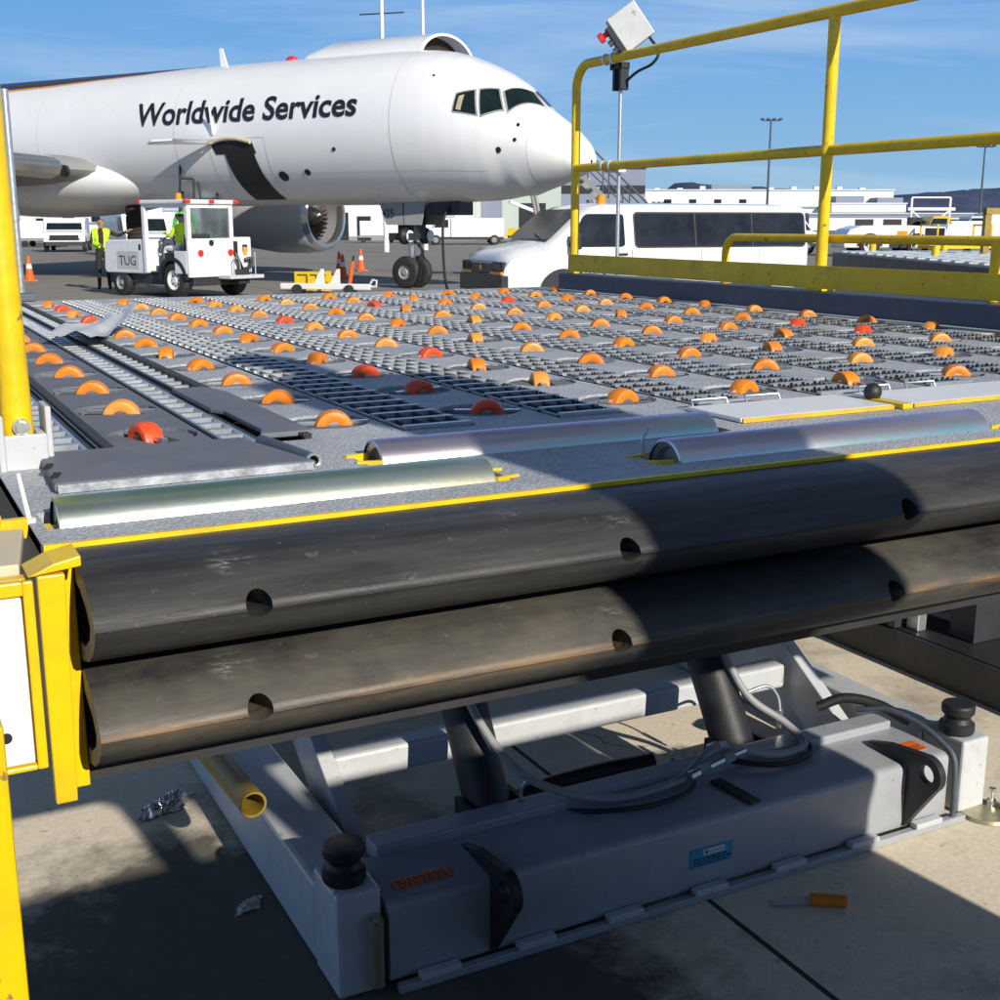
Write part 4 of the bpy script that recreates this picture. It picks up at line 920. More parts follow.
b = MB(); skin_band(b, [-5.12, -5.11, -5.10, -5.08, -5.06, -5.02, -4.98, -4.92, -4.85, -4.77, -4.68, -4.57, -4.43, -4.27, -4.1, -4.015]); b.build('radome', 'radome', air, smooth=True, flat_caps=60)
b = MB(); vs = [];  n = 64
for s_ in (-4.018, -3.997): vs += [surf(s_, 2 * PI * j / n, .003) for j in range(n)]
b.add(vs, [(j, (j + 1) % n, n + (j + 1) % n, n + j) for j in range(n)]); b.build('radome_joint', 'seam', air, smooth=True)
def patch(b, poly, off=.006, n=8):
    """a four cornered patch laid on the fuselage skin; corners are (station, angle)"""
    A, B_, C_, D_ = poly; vs = []; fs = []
    for i in range(n + 1):
        for j in range(n + 1):
            u, v = i / n, j / n; s_ = (A[0] * (1 - u) + B_[0] * u) * (1 - v) + (D_[0] * (1 - u) + C_[0] * u) * v; t_ = (A[1] * (1 - u) + B_[1] * u) * (1 - v) + (D_[1] * (1 - u) + C_[1] * u) * v
            vs.append(surf(s_, t_, off))
    for i in range(n):
        for j in range(n): a = i * (n + 1) + j; fs.append((a, a + 1, a + n + 2, a + n + 1))
    b.add(vs, fs)
WN = [[(-2.3, .496), (-2.67, .644), (-2.83, .27), (-2.28, .238)], [(-2.79, .69), (-3.14, .856), (-3.38, .516), (-2.94, .283)], [(-3.27, .886), (-3.60, 1.50), (-3.93, 1.45), (-3.5, .568)], [(-3.60, 1.62), (-3.27, PI - .886), (-3.5, PI - .568), (-3.93, 1.69)],
      [(-2.79, PI - .69), (-3.14, PI - .856), (-3.38, PI - .516), (-2.94, PI - .283)]]
for k, q in enumerate(WN):
    c = (sum(p[0] for p in q) / 4, sum(p[1] for p in q) / 4)
    b = MB(); patch(b, [(c[0] + (p[0] - c[0]) * 1.16, c[1] + (p[1] - c[1]) * 1.16) for p in q], .004); fr = b.build('window_frame', 'hose', air, smooth=True)
    b = MB(); patch(b, q, .010); wp = b.build('cockpit_window', 'glass', fr, smooth=True)
    if k == 0: b = MB(); patch(b, [(-2.36, .47), (-2.48, .52), (-2.46, .27), (-2.34, .27)], .014); b.build('sun_blind', 'blind', wp)
for (s_, t_, r) in ((-3.35, -.218, .07), (-3.77, .419, .045), (-3.74, .085, .045), (2.98, -.657, .15), (2.15, -.603, .09), (1.11, -.292, .05), (-1.6, .7, .03)):
    p = Vector(surf(s_, t_)); q = Vector(surf(s_, t_, .02)); b = MB(); b.cyl(p, q, r, 14); b.build('sensor_port', 'dplate', air, smooth=True)
b = MB()
def seam(pts, w=.011):
    P_ = [Vector(surf(a, t, .006)) for a, t in pts]
    for p, q in zip(P_, P_[1:]):
        d = (q - p).normalized(); nn = Vector((0, p.y, (p.z - 3.97))).normalized(); sdv = d.cross(nn) * w; b.add([p - sdv, p + sdv, q + sdv, q - sdv], [(0, 1, 2, 3)])
for a in (-.6, 6.4, 11.8): seam([(a, -1.3 + 2.9 * k / 40) for k in range(41)])
for t in (-.62,): seam([(-3.0 + k * .5, t) for k in range(40)], .007)
for x0_, x1_, t0_, t1_ in ((3.3, 5.2, -1.22, -.10),):
    seam([(x0_, t0_ + (t1_ - t0_) * k / 10) for k in range(11)] + [(x1_, t1_ + (t0_ - t1_) * k / 10) for k in range(11)] + [(x0_, t0_)], .010)
b.build('skin_seams', 'seam', air)
# lettering laid on the skin
tv, tf = text_geo('Worldwide Services', 1, .06, .022)
b = MB(); b.add([surf(7.78 - u * 7.42, .118 + v * (.345 - .02 * u) - .006 * u, .02) for u, v in tv], tf); b.build('lettering', 'ink', air)
# brown livery wedge over the rear crown with a gold edge
b = MB(); vs = []; n = 24; g = []
for i in range(n + 1):
    s_ = 6.6 + i * .9; t0 = 1.47 - .16 * (s_ - 6.2) if s_ < 8 else (1.18 - .045 * (s_ - 8) if s_ < 12 else max(.5, 1.0 - .02 * (s_ - 12)))
    for j in range(13): vs.append(surf(s_, t0 + (PI - 2 * t0) * j / 12, .008))
    g += [surf(s_, t0 - .05 * min(1, (s_ - 5.5) / 6), .007), surf(s_, t0 + .005, .007)]
b.add(vs, [(i * 13 + j, i * 13 + j + 1, (i + 1) * 13 + j + 1, (i + 1) * 13 + j) for i in range(n) for j in range(12)]); b.build('brown_livery', 'brown', air, smooth=True)
b = MB(); b.add(g, [(2 * i, 2 * i + 1, 2 * i + 3, 2 * i + 2) for i in range(n)]); b.build('gold_stripe', 'gold', air)
# lower cargo hatch standing open
b = MB(); patch(b, [(5.15, -.13), (3.72, -.13), (3.62, -.31), (5.0, -.31)], .012); b.build('hatch_header', 'dplate', air)
b = MB(); P_ = [(4.47, -.361), (3.46, -.361), (3.42, -.70), (3.30, -1.169), (4.31, -1.169), (4.42, -.751)]
vs = []; fs = []; m_ = 14
for i in range(m_ + 1):
    v = i / m_; t_ = -.292 - .854 * v; sl = 4.69 - .17 * v; sr = 3.70 - .22 * v
    for j in range(7):
        u = j / 6; vs.append(surf(sl + (sr - sl) * u, t_, .02))
for i in range(m_):
    for j in range(6): a = i * 7 + j; fs.append((a, a + 1, a + 8, a + 7))
b.add(vs, fs); b.build('cargo_hatch', 'dplate', air, smooth=True)
b = MB(); p0 = [surf(5.15 - i * .143, -.155 + .06 * math.sin(PI * i / 10), .06) for i in range(11)]; b.tube(p0, .05, 10); b.build('hatch_seal', 'beige', air, smooth=True)
b = MB(); a0 = Vector(surf(4.95, -.16)); b.add([a0 + Vector(v) for v in ((0, -.05, .05), (0, -.05, -.02), (-.3, -1.25, .02), (-.9, -1.4, .0), (-1.35, -1.1, -.05), (-1.1, -.5, -.02), (0, -.05, .09), (-.3, -1.25, .07), (-.9, -1.4, .05), (-1.35, -1.1, -.01), (-1.1, -.5, .06))],
      [(1, 2, 3, 4, 5), (6, 10, 9, 8, 7), (2, 7, 8, 3), (3, 8, 9, 4), (4, 9, 10, 5)]); b.build('hatch_door', 'plane', air)
b = MB(); p = Vector(surf(5.0, -.03)); b.tube([p, p + Vector((.12, -.25, .75))], [.05, .02], 8); b.build('blade_antenna', 'plane', air)
p = surf(5.6, PI / 2); b = MB(); b.prism([(-6.25, 5.80), (-6.0, 5.80), (-6.18, 6.30), (-6.28, 6.30)], .05, 'y', -.025); b.build('blade_antenna', 'plane', air)
b = MB(); b.sphere((-3.75, 0, 5.84), .14, 14, 8, (1.3, 1, .8)); b.build('beacon', 'red', air, smooth=True)
# upper cargo door raised on the far side
prof = [(math.cos(a) * 2.0, math.sin(a) * 1.0) for a in [rad(10 + i * 10) for i in range(17)]]
b = MB(); vs = []; x0, x1 = .55, -3.1; n = len(prof)
for x, k in ((x0, 1.), (x1 + .5, 1.0), (x1, .7)):
    for sc in (1., .91): vs += [(x, .95 + p[0] * .66 * sc, 5.70 + (p[1] * sc - .17) * .74 * k) for p in prof]
fs = []
for r in range(2):
    for j in range(n - 1):
        o = r * 2 * n; fs += [(o + j, o + j + 1, o + 2 * n + j + 1, o + 2 * n + j), (o + n + j, o + 3 * n + j, o + 3 * n + j + 1, o + n + j + 1)]
for j in range(n - 1): fs += [(j, n + j, n + j + 1, j + 1), (4 * n + j, 4 * n + j + 1, 5 * n + j + 1, 5 * n + j)]
b.add(vs, fs); ud_ = b.build('upper_cargo_door', 'plane', air, smooth=True, flat_caps=40)
b = MB(); b.add([(x0 - .35, .95 + p[0] * .66 * .9, 5.70 + (p[1] * .9 - .17) * .74) for p in prof], [tuple(range(n))]); b.build('door_lining', 'cloth', ud_)
# nose landing gear
ng = MB(); ng.cyl((0, 0, .55), (0, 0, 2.2), .10, 16); strut = ng.build('nose_strut', 'steel', air, smooth=True)
b = MB(); b.b2(-.22, .24, -.30, .30, 1.25, 2.15); b.build('gear_housing', 'dplate', strut)
b = MB(); b.tube([(.08, 0, 1.2), (.36, 0, .95), (.10, 0, .62)], .035, 8); b.tube([(.30, -.10, 1.15), (.58, -.32, .78)], .03, 8); b.build('torque_link', 'dark_steel', strut)
for y in (-.26, .26):
    b = MB(); b.lathe([(.17, -.10), (.34, -.115), (.39, -.09), (.41, -.04), (.41, .04), (.39, .09), (.34, .115), (.17, .10)], axis='y', c=(0, y, .412), n=32); wl = b.build('nose_wheel', 'tyre', air, smooth=True, flat_caps=50)
    b = MB(); b.lathe([(0, -.10), (.06, -.11), (.09, -.07), (.16, -.08), (.18, -.11)], axis='y', c=(0, y, .412), n=24); b.lathe([(0, .10), (.06, .11), (.09, .07), (.16, .08), (.18, .11)], axis='y', c=(0, y, .412), n=24); b.build('rim', 'hose', wl, smooth=True)
b = MB(); b.cyl((0, -.3, .41), (0, .3, .41), .06, 10); b.build('axle', 'dark_steel', strut)
for y in (-.46, .46):
    b = MB(); b.lathe([(0, -.02), (.17, .0), (.21, .06), (.21, .14), (.12, .26), (0, .28)], axis='x', c=(.0, y, 1.32), n=22); M0 = None; lb = b.build('taxi_light', 'rubber', strut, smooth=True)
    b = MB(); b.lathe([(0, .30), (.14, .29), (.155, .26)], axis='x', c=(.0, y, 1.32), n=22); b.build('lens', 'white', lb, smooth=True)
b = MB(); b.b2(-.32, .30, -.58, -.10, 1.22, 1.40); b.build('steering_unit', 'dark_steel', strut)
for y in (-.42, .42):
    b = MB(); b.add([(-.72, y, 2.18), (.02, y, 2.18), (.05, y * 1.15, 1.60), (-.45, y * 1.15, 1.60)] + [(-.72, y + .03, 2.18), (.02, y + .03, 2.18), (.05, y * 1.15 + .03, 1.60), (-.45, y * 1.15 + .03, 1.60)], [(0, 1, 2, 3), (7, 6, 5, 4), (0, 4, 5, 1), (1, 5, 6, 2), (2, 6, 7, 3), (3, 7, 4, 0)]); gd = b.build('gear_door', 'hose', air)
    b = MB(); b.add([(.06, y, 2.18), (.72, y, 2.18), (.62, y * 1.15, 1.60), (.09, y * 1.15, 1.60)] + [(.06, y + .03, 2.18), (.72, y + .03, 2.18), (.62, y * 1.15 + .03, 1.60), (.09, y * 1.15 + .03, 1.60)], [(0, 1, 2, 3), (7, 6, 5, 4), (0, 4, 5, 1), (1, 5, 6, 2), (2, 6, 7, 3), (3, 7, 4, 0)]); b.build('gear_door', 'hose', air)
    if y < 0:
        tv, tf = text_geo('425', 1); b = MB(); b.add([(-.58 + u * .36, y * 1.09 - .028, 1.78 + v * .22) for u, v in tv], tf); b.build('lettering', 'ink', gd)
b = MB(); b.b2(.75, 1.65, -.34, .34, 1.84, 2.16); b.build('wheel_well', 'dplate', air)
# engines
def engine(y, xf):
    zc = 1.86; b = MB()
    b.lathe([(1.02, 0), (1.10, -.06), (1.17, -.25), (1.22, -.8), (1.22, -2.0), (1.08, -3.2), (.8, -4.4), (.62, -4.9), (0, -4.95)], axis='x', c=(xf, y, zc), n=48); nc = b.build('engine_nacelle', 'nacelle', air, smooth=True)
    b = MB(); b.lathe([(1.165, -.24), (1.10, -.055), (1.02, .005), (.955, -.02), (.93, -.12), (.93, -.3)], axis='x', c=(xf, y, zc), n=48); b.build('inlet_lip', 'metalwing', nc, smooth=True)
    b = MB(); b.lathe([(.93, -.3), (.94, -.8), (.95, -1.4)], axis='x', c=(xf, y, zc), n=48); b.build('inlet_duct', 'hose', nc, smooth=True)
    b = MB(); b.lathe([(.945, -.85), (0, -.85)], axis='x', c=(xf, y, zc), n=40); b.build('fan_back', 'dark', nc)
    b = MB()
    for k in range(34):
        a = 2 * PI * k / 34; da = .11
        def P(r, ang, x): return (xf + x, y + r * math.cos(ang), zc + r * math.sin(ang))
        b.add([P(.30, a, -.62), P(.92, a + .10, -.62), P(.92, a + .10 + da * .9, -.74), P(.30, a + da * 1.5, -.74)], [(0, 1, 2, 3)])
    b.build('fan_blades', 'titan', nc)
    b = MB(); b.lathe([(.31, -.66), (.27, -.50), (.16, -.30), (0, -.18)], axis='x', c=(xf, y, zc), n=24); sp = b.build('spinner', 'dplate', nc, smooth=True)
    b = MB(); b.tube([(xf - .24 - .20 * t / 2.0, y + (.07 + .06 * t) * math.cos(2 + 1.9 * t), zc + (.07 + .06 * t) * math.sin(2 + 1.9 * t)) for t in [i * .12 for i in range(18)]], .035, 6); b.build('spiral_mark', 'white', sp)
    b = MB(); b.b2(xf - 4.2, xf - 1.0, y - .15, y + .15, zc + 1.0, zc + 1.7); b.build('pylon', 'wing', nc, bevel=.05)
engine(6.5, -7.9); engine(-6.5, -8.5)
# wings and root fairings
def wing(sg):
    rows = []; n = 12
    for k, (yb, xl, ch, zc, th) in enumerate(((1.2, -9.3, 8.6, 3.05, 1.05), (2.6, -9.9, 7.9, 3.12, .98), (6.5, -12.0, 6.0, 3.45, .70), (12, -15.0, 3.9, 3.95, .42), (18.5, -18.5, 1.8, 4.5, .2))):
        r = []
        for i in range(2 * n):
            u = (1 - math.cos(PI * i / n)) / 2 if i <= n else (1 - math.cos(PI * (2 * n - i) / n)) / 2
            tk = th * (2.0 * math.sqrt(max(u, 0)) * (1 - u) ** 1.15 * .72 + .0); z = zc + (tk if i <= n else -tk * .75); r.append((xl - ch * u, sg * yb, z - .02 * u * ch))
        rows.append(r)
    b = MB(); vs = [p for r in rows for p in r]; m2 = 2 * n; fs = []
    for k in range(len(rows) - 1):
        for i in range(m2): fs.append((k * m2 + i, k * m2 + (i + 1) % m2, (k + 1) * m2 + (i + 1) % m2, (k + 1) * m2 + i))
    fs.append(tuple(range(m2))); fs.append(tuple((len(rows) - 1) * m2 + i for i in range(m2)))
    b.add(vs, fs); wg = b.build('wing', 'wing', air, smooth=True, flat_caps=50)
    b = MB(); ids = [2 * n - 2, 2 * n - 1, 0, 1, 2, 3, 4, 5]; lv = []
    for r in rows[1:]:
        for i in ids: p = Vector(r[i]); lv.append(p + Vector((.06, 0, .03 if i < n else -.02)))
    q = len(ids); b.add(lv, [(k * q + i, k * q + i + 1, (k + 1) * q + i + 1, (k + 1) * q + i) for k in range(len(rows) - 2) for i in range(q - 1)] + [tuple(range(q))]); b.build('slat', 'metalwing', wg, smooth=True)
    b = MB(); b.cyl((-9.82, sg * 2.62, 3.05), (-9.82, sg * 2.52, 3.05), .16, 14); b.build('landing_light', 'dplate', wg, smooth=True)
for sg in (-1, 1): wing(sg)
b = MB(); b.sphere((-13.0, 0, 2.85), 1, 40, 24, (5.6, 2.30, 1.05)); b.build('wing_root_fairing', 'plane', air, smooth=True)
for sg in (-1, 1):
    b = MB(); b.cyl((-22.6, sg * 3.6, .5), (-22.6, sg * 3.6, 2.9), .14, 12); b.build('main_strut', 'steel', air, smooth=True)
    for dx in (-.6, .6):
        for dy in (-.4, .4):
            b = MB(); b.lathe([(.2, -.16), (.46, -.17), (.51, -.1), (.52, 0), (.51, .1), (.46, .17), (.2, .16)], axis='y', c=(-22.6 + dx, sg * 3.6 + dy, .525), n=24); b.build('main_wheel', 'tyre', air, smooth=True)
b = MB(); b.add([(-34, -.2, 5.9), (-40, -.2, 5.9), (-42, -.15, 13.5), (-39.5, -.15, 13.5), (-34, .2, 5.9), (-40, .2, 5.9), (-42, .15, 13.5), (-39.5, .15, 13.5)], [(0, 1, 2, 3), (7, 6, 5, 4), (0, 4, 5, 1), (1, 5, 6, 2), (2, 6, 7, 3), (3, 7, 4, 0)]); b.build('tail_fin', 'brown', air)
b = MB(); b.tube(bez([(1.42, -.3, 2.16), (1.3, -.5, 1.7), (1.55, -.9, .8), (1.9, -1.3, .12), (2.6, -2.0, .03), (3.6, -3.0, .03)], 8), .035, 8)
o = tag(b.build('power_cable', 'rubber', None, smooth=True), 'black ground power cable hanging from the aircraft belly beside the traffic cones', 'cable'); o.location = PO; o.rotation_euler = air.rotation_euler

# ------------------------------------------------------------------ wheels shared by the vehicles
def wheel(parent, x, y, r, w_, side, tyre='tyre', rimc='white'):
    b = MB(); b.lathe([(r * .55, -w_ / 2), (r * .86, -w_ / 2), (r * .97, -w_ * .38), (r, -w_ * .2), (r, w_ * .2), (r * .97, w_ * .38), (r * .86, w_ / 2), (r * .55, w_ / 2)], axis='y', c=(x, y, r + .004), n=32); o = b.build('wheel', tyre, parent, smooth=True, flat_caps=50)
    b = MB(); s_ = side; b.lathe([(0, s_ * w_ * .40), (r * .16, s_ * w_ * .42), (r * .2, s_ * w_ * .30), (r * .44, s_ * w_ * .24), (r * .50, s_ * w_ * .44), (r * .57, s_ * w_ * .46)], axis='y', c=(x, y, r + .004), n=28); rm = b.build('rim', rimc, o, smooth=True)
    b = MB()
    for k in range(8): a = k * PI / 4; b.cyl((x + r * .31 * math.cos(a), y + s_ * w_ * .25, r + .004 + r * .31 * math.sin(a)), (x + r * .31 * math.cos(a), y + s_ * w_ * .31, r + .004 + r * .31 * math.sin(a)), r * .05, 8)
    b.build('wheel_nuts', 'dark_steel', rm); return o
def frame_of(b, x, z, w, h, t, y0, y1, axis='y'):
    """rectangular ring: butted bars, open in the middle"""
    for (a0, a1, c0, c1) in ((x, x + w, z, z + t), (x, x + w, z + h - t, z + h), (x, x + t, z + t, z + h - t), (x + w - t, x + w, z + t, z + h - t)):
        if axis == 'y': b.b2(a0, a1, y0, y1, c0, c1)
        else: b.b2(y0, y1, a0, a1, c0, c1)

# ------------------------------------------------------------------ white tow tractor
tug = thing('tow_tractor', 'white tow tractor with open cab and red tail lights parked beneath the aircraft', 'tow tractor', LD(-7.52, 29.19), heading(-.8, .6))
b = MB(); b.b2(-1.5, 1.52, -.80, .80, .28, .52); b.build('chassis', 'dark_steel', tug, bevel=.02)
b = MB(); b.prism([(.02, .52), (1.50, .52), (1.56, .62), (1.50, 1.20), (1.40, 1.27), (.02, 1.30)], 1.84, 'y', -.92); hd = b.build('hood', 'vehicle', tug, bevel=.03)
b = MB(); b.b2(.25, 1.05, .9205, .924, .62, 1.02); b.build('side_panel', 'grey', hd)
tv, tf = text_geo('TUG', 1); b = MB(); b.add([(.98 - u * .62, .926, .70 + v * .22) for u, v in tv], tf); b.build('lettering', 'ink', hd)
b = MB(); b.b2(.16, .23, .9205, .926, 1.05, 1.18); b.build('hood_latch', 'rubber', hd)
b = MB(); b.cyl((1.575, .6, .72), (1.60, .6, .72), .09, 14); b.build('headlight', 'grille', hd, smooth=True)
b = MB(); b.b2(-1.55, -1.47, -.35, .95, .47, 1.32); b.build('cab_rear_panel', 'vehicle', tug, bevel=.02)
b = MB(); b.b2(-1.468, -1.05, .90, .95, .55, 1.05); b.build('cab_side', 'vehicle', tug, bevel=.01)
b = MB()   # cab pillars and window frame as one welded frame
for (x, y) in ((-1.51, .90), (-1.51, -.30), (-.02, .90), (-.02, -.30)): b.b2(x - .045, x + .045, y - .05, y + .05, 1.32 if x < -1 else .55, 2.06)
b.b2(-1.55, -1.47, -.25, .85, 1.98, 2.06); b.b2(-1.465, -.065, .87, .93, 1.99, 2.06); b.build('cab_frame', 'vehicle', tug)
b = MB(); b.b2(-1.62, .06, -.42, 1.0, 2.062, 2.16); rf = b.build('roof', 'vehicle', tug, bevel=.03)
for (x, y) in ((-1.60, .97), (-1.60, .30), (-1.60, -.39), (.02, .97)): b = MB(); b.box((x, y, 2.115), (.10, .14, .075)); b.build('marker_light', 'red', rf, bevel=.012)
b = MB(); b.cyl((-1.0, .7, 2.161), (-1.0, .7, 2.20), .08, 16); b.cyl((-1.0, .7, 2.20), (-1.0, .7, 2.30), .065, 16); b.build('beacon', 'amber', rf, smooth=True)
b = MB(); b.b2(-1.535, -1.525, -.24, .84, 1.34, 1.97); b.build('rear_window', mat('clear_glass', (.5, .55, .55), .05, var=.02), tug)
bpy.data.materials['clear_glass'].node_tree.nodes['Principled BSDF'].inputs['Transmission Weight'].default_value = .95
M['clear'] = bpy.data.materials['clear_glass']
for y in (.62, .43, -.05, -.24): 
    b = MB(); b.cyl((-1.552, y, 1.0), (-1.575, y, 1.0), .075, 18); b.build('tail_light', 'red' if y in (.62, -.24) else 'pad', tug, smooth=True)
b = MB(); b.cyl((-1.552, .30, 1.22), (-1.56, .30, 1.22), .07, 16); b.build('vent', 'dplate', tug)
b = MB(); b.b2(-1.50, -.10, -.92, -.36, .53, 1.34); bx_ = b.build('rear_body', 'vehicle', tug, bevel=.03)
b = MB(); sh_ = [(-.075, .12), (.075, .12), (.075, -.02), (.045, -.10), (0, -.14), (-.045, -.10), (-.075, -.02)]; b.prism([(-.72 + u, 1.05 + v) for u, v in sh_], .006, 'x', -1.508); b.build('brown_shield', 'brown', bx_)
b = MB(); b.prism([(-.72 + u * .8, 1.02 + v * .8) for u, v in sh_], .004, 'x', -1.5125); b.build('gold_shield', 'gold', bx_)
b = MB(); b.b2(-1.9, -1.2, -.92, .10, .42, .50); b.build('hitch_deck', 'grey', tug, bevel=.01)
b = MB(); b.b2(-1.75, -1.52, -.62, -.30, .30, .62); b.build('hitch_block', 'dark_steel', tug, bevel=.015)
b = MB(); b.tube(bez([(-1.56, -.36, 1.0), (-1.62, -.42, .8), (-1.60, -.55, .62), (-1.62, -.75, .68), (-1.6, -.78, .85), (-1.55, -.66, .82)], 8), .045, 8); b.build('hydraulic_hose', 'rubber', tug, smooth=True)
b = MB(); b.b2(-1.60, -1.545, -.42, -.34, .95, 1.25); b.build('rubber_pad', 'rubber', tug)
b = MB(); b.tube([(-1.7, -.2, .50), (-1.7, -.2, .82), (-1.66, -.28, .9), (-1.66, -.4, .82), (-1.7, -.4, .5)], .016, 8); b.tube([(-1.8, -.75, .5), (-1.74, -.8, 1.0)], .014, 6); b.build('lever', 'galv', tug, smooth=True)
b = MB(); b.b2(-1.2, .0, .20, .84, .53, .58); b.b2(-1.3, -.55, .10, .84, .58, 1.0); st_ = b.build('seat', 'rubber', tug, bevel=.03)
b = MB(); b.b2(-1.36, -1.26, .15, .84, 1.005, 1.42); b.build('backrest', 'rubber', tug, bevel=.03)
b = MB(); b.tube([(-.32 + .0, .5 + .17 * math.cos(a), 1.18 + .17 * math.sin(a)) for a in [i * PI / 8 for i in range(16)]], .016, 8, closed=True); b.tube([(-.32, .5, 1.18), (-.08, .5, .95)], .02, 8); b.build('steering_wheel', 'rubber', tug, smooth=True)
b = MB(); b.prism([(-.95 + .50 * math.cos(a), .42 + .50 * math.sin(a)) for a in [i * PI / 14 for i in range(15)]] + [(-.95 + .41 * math.cos(a), .42 + .41 * math.sin(a)) for a in [PI - i * PI / 14 for i in range(15)]], .30, 'y', .66); b.build('mudguard', 'rubber', tug)
for y, sd_ in ((.80, 1), (-.80, -1)): wheel(tug, -.95, y, .40, .26, sd_); wheel(tug, 1.0, y, .30, .22, sd_, rimc='hose')
tugm = Matrix.Translation(tug.location) @ Matrix.Rotation(tug.rotation_euler.z, 4, 'Z')
p = tugm @ Vector((-.80, .50, .55)); person('person', 'tow tractor driver in bright yellow jacket seated in the white cab', p, tug.rotation_euler.z, SIT, torso='hivis', legs='white', scale=1.0)
p = LD(-7.75, 30.9); person('person', 'worker in green jacket standing behind the tow tractor cab, partly hidden', (p.x, p.y, .45), heading(.3, -1), STAND, torso='green')

# ------------------------------------------------------------------ white passenger van
VL = 6.3; vo = LD(.46, 23.0) + (RT * .91 + FW * .41) * (VL / 2) + (RT * -.41 + FW * .91) * 1.0
van = thing('passenger_van', 'white passenger van with dark tinted windows parked beyond the guard rail', 'van', vo, heading(-.91, -.41))
van.scale = (1.09, 1.05, 1.0); van.location -= RT * .12
def van_ring(x, z0, zb, zr, w0, wr, n=0):
    """one cross section: sill, belt line, roof edge, roof crown"""
    return [(x, -w0 * .97, z0), (x, -w0, z0 + .12), (x, -w0, zb), (x, -wr, zr - .09), (x, -wr + .10, zr - .02), (x, -.35, zr + .01), (x, .35, zr + .01), (x, wr - .10, zr - .02), (x, wr, zr - .09), (x, w0, zb), (x, w0, z0 + .12), (x, w0 * .97, z0)]
secs = [(-3.15, .42, 1.15, 1.93, .93, .78), (-3.10, .38, 1.17, 1.99, .97, .83), (-2.6, .36, 1.18, 2.02, 1.0, .86), (0, .36, 1.18, 2.03, 1.0, .87), (1.2, .36, 1.18, 2.02, 1.0, .86), (1.45, .36, 1.18, 1.98, 1.0, .85), (1.62, .36, 1.19, 1.90, 1.0, .86), (2.28, .36, 1.20, 1.32, 1.0, .92), (2.36, .36, 1.16, 1.29, .99, .92), (2.85, .37, 1.08, 1.20, .98, .90), (3.04, .38, .98, 1.11, .96, .88), (3.12, .40, .84, 1.0, .93, .86), (3.15, .40, .74, .86, .90, .84)]
b = MB(); vs = []; fs = []; q = 12
for s_ in secs: vs += van_ring(*s_)
for i in range(len(secs) - 1):
    for j in range(q): fs.append((i * q + j, i * q + (j + 1) % q, (i + 1) * q + (j + 1) % q, (i + 1) * q + j))
fs += [tuple(range(q)), tuple((len(secs) - 1) * q + j for j in range(q))]
b.add(vs, fs); b.build('body', 'vehicle', van, smooth=True, flat_caps=30)
def side_x(z, s_=1):   # outer face of the van's side at height z above the belt
    t = max(0, min(1, (z - 1.18) / (1.94 - 1.18))); return s_ * (1.0 + (.868 - 1.0) * t + .004)
def side_pane(poly, mt, nm, s_=1, off=.0, par=None):
    b = MB(); n = len(poly); vs = [(x, side_x(z, s_) + s_ * off, z) for x, z in poly] + [(x, side_x(z, s_) - s_ * .03, z) for x, z in poly]
    b.add(vs, [tuple(range(n)), tuple(range(2 * n - 1, n - 1, -1))] + [(i, (i + 1) % n, n + (i + 1) % n, n + i) for i in range(n)]); return b.build(nm, mt, par or van)
def rnd_rect(x0, x1, z0, z1, r, skew=0.):
    out = []
    for cx, cz, a0 in ((x1 - r, z1 - r, 0), (x0 + r, z1 - r, 90), (x0 + r, z0 + r, 180), (x1 - r, z0 + r, 270)):
        for k in range(5): a = rad(a0 + k * 22.5); x = cx + r * math.cos(a); z = cz + r * math.sin(a); out.append((x + skew * (z - z0) * (1 if x > (x0 + x1) / 2 else 0), z))
    return out
for s_ in (1, -1):
    w1 = side_pane(rnd_rect(-3.02, .62, 1.22, 1.84, .07), 'van_glass', 'rear_side_window', s_, .004)
    for x in (-1.85, -.62): side_pane([(x - .014, 1.225), (x - .014, 1.835), (x + .014, 1.835), (x + .014, 1.225)], 'rubber', 'window_divider', s_, .008, w1)
    side_pane(rnd_rect(-3.05, .65, 1.19, 1.87, .09), 'rubber', 'window_seal', s_, .001, w1)
    for x in (-.75, -2.0): b = MB(); b.b2(x, x + .012, min(s_ * .99, s_ * 1.003), max(s_ * .99, s_ * 1.003), .45, 1.16); b.build('panel_seam', 'hose', van)
    b = MB(); b.b2(-2.7, 1.4, min(s_ * .995, s_ * 1.008), max(s_ * .995, s_ * 1.008), .60, .66); b.build('side_moulding', 'hose', van)
    side_pane(rnd_rect(.84, 1.98, 1.22, 1.83, .07, -.62), 'van_glass', 'front_side_window', s_, .004)
    b = MB(); b.b2(.70, .712, min(s_ * .99, s_ * 1.003), max(s_ * .99, s_ * 1.003), .45, 1.17); b.build('door_seam', 'rubber', van)
    b = MB(); b.b2(.80, .98, min(s_ * 1.001, s_ * 1.03), max(s_ * 1.001, s_ * 1.03), 1.06, 1.10); b.build('door_handle', 'rubber', van)
    b = MB(); b.box((1.88, s_ * 1.14, 1.33), (.14, .20, .30)); b.build('mirror', 'rubber', van, bevel=.03)
    for x in (-1.85, 2.05): wheel(van, x, s_ * .88, .37, .24, s_, rimc='hose')
    for x in (-1.85, 2.05): b = MB(); b.prism([(x + .46 * math.cos(a), .37 + .46 * math.sin(a)) for a in [i * PI / 14 for i in range(15)]], .012, 'y', .9985 if s_ > 0 else -1.0105); b.build('wheel_arch', 'rubber', van)
b = MB(); a, c = (2.24, .855, 1.365), (1.64, .785, 1.885); b.add([(2.262, .88, 1.35), (1.63, .80, 1.905), (1.63, -.80, 1.905), (2.262, -.88, 1.35)], [(0, 1, 2, 3)]); b.v = [(x + .012, y, z + .014) for x, y, z in b.v]; ws_ = b.build('windshield', 'glass', van)
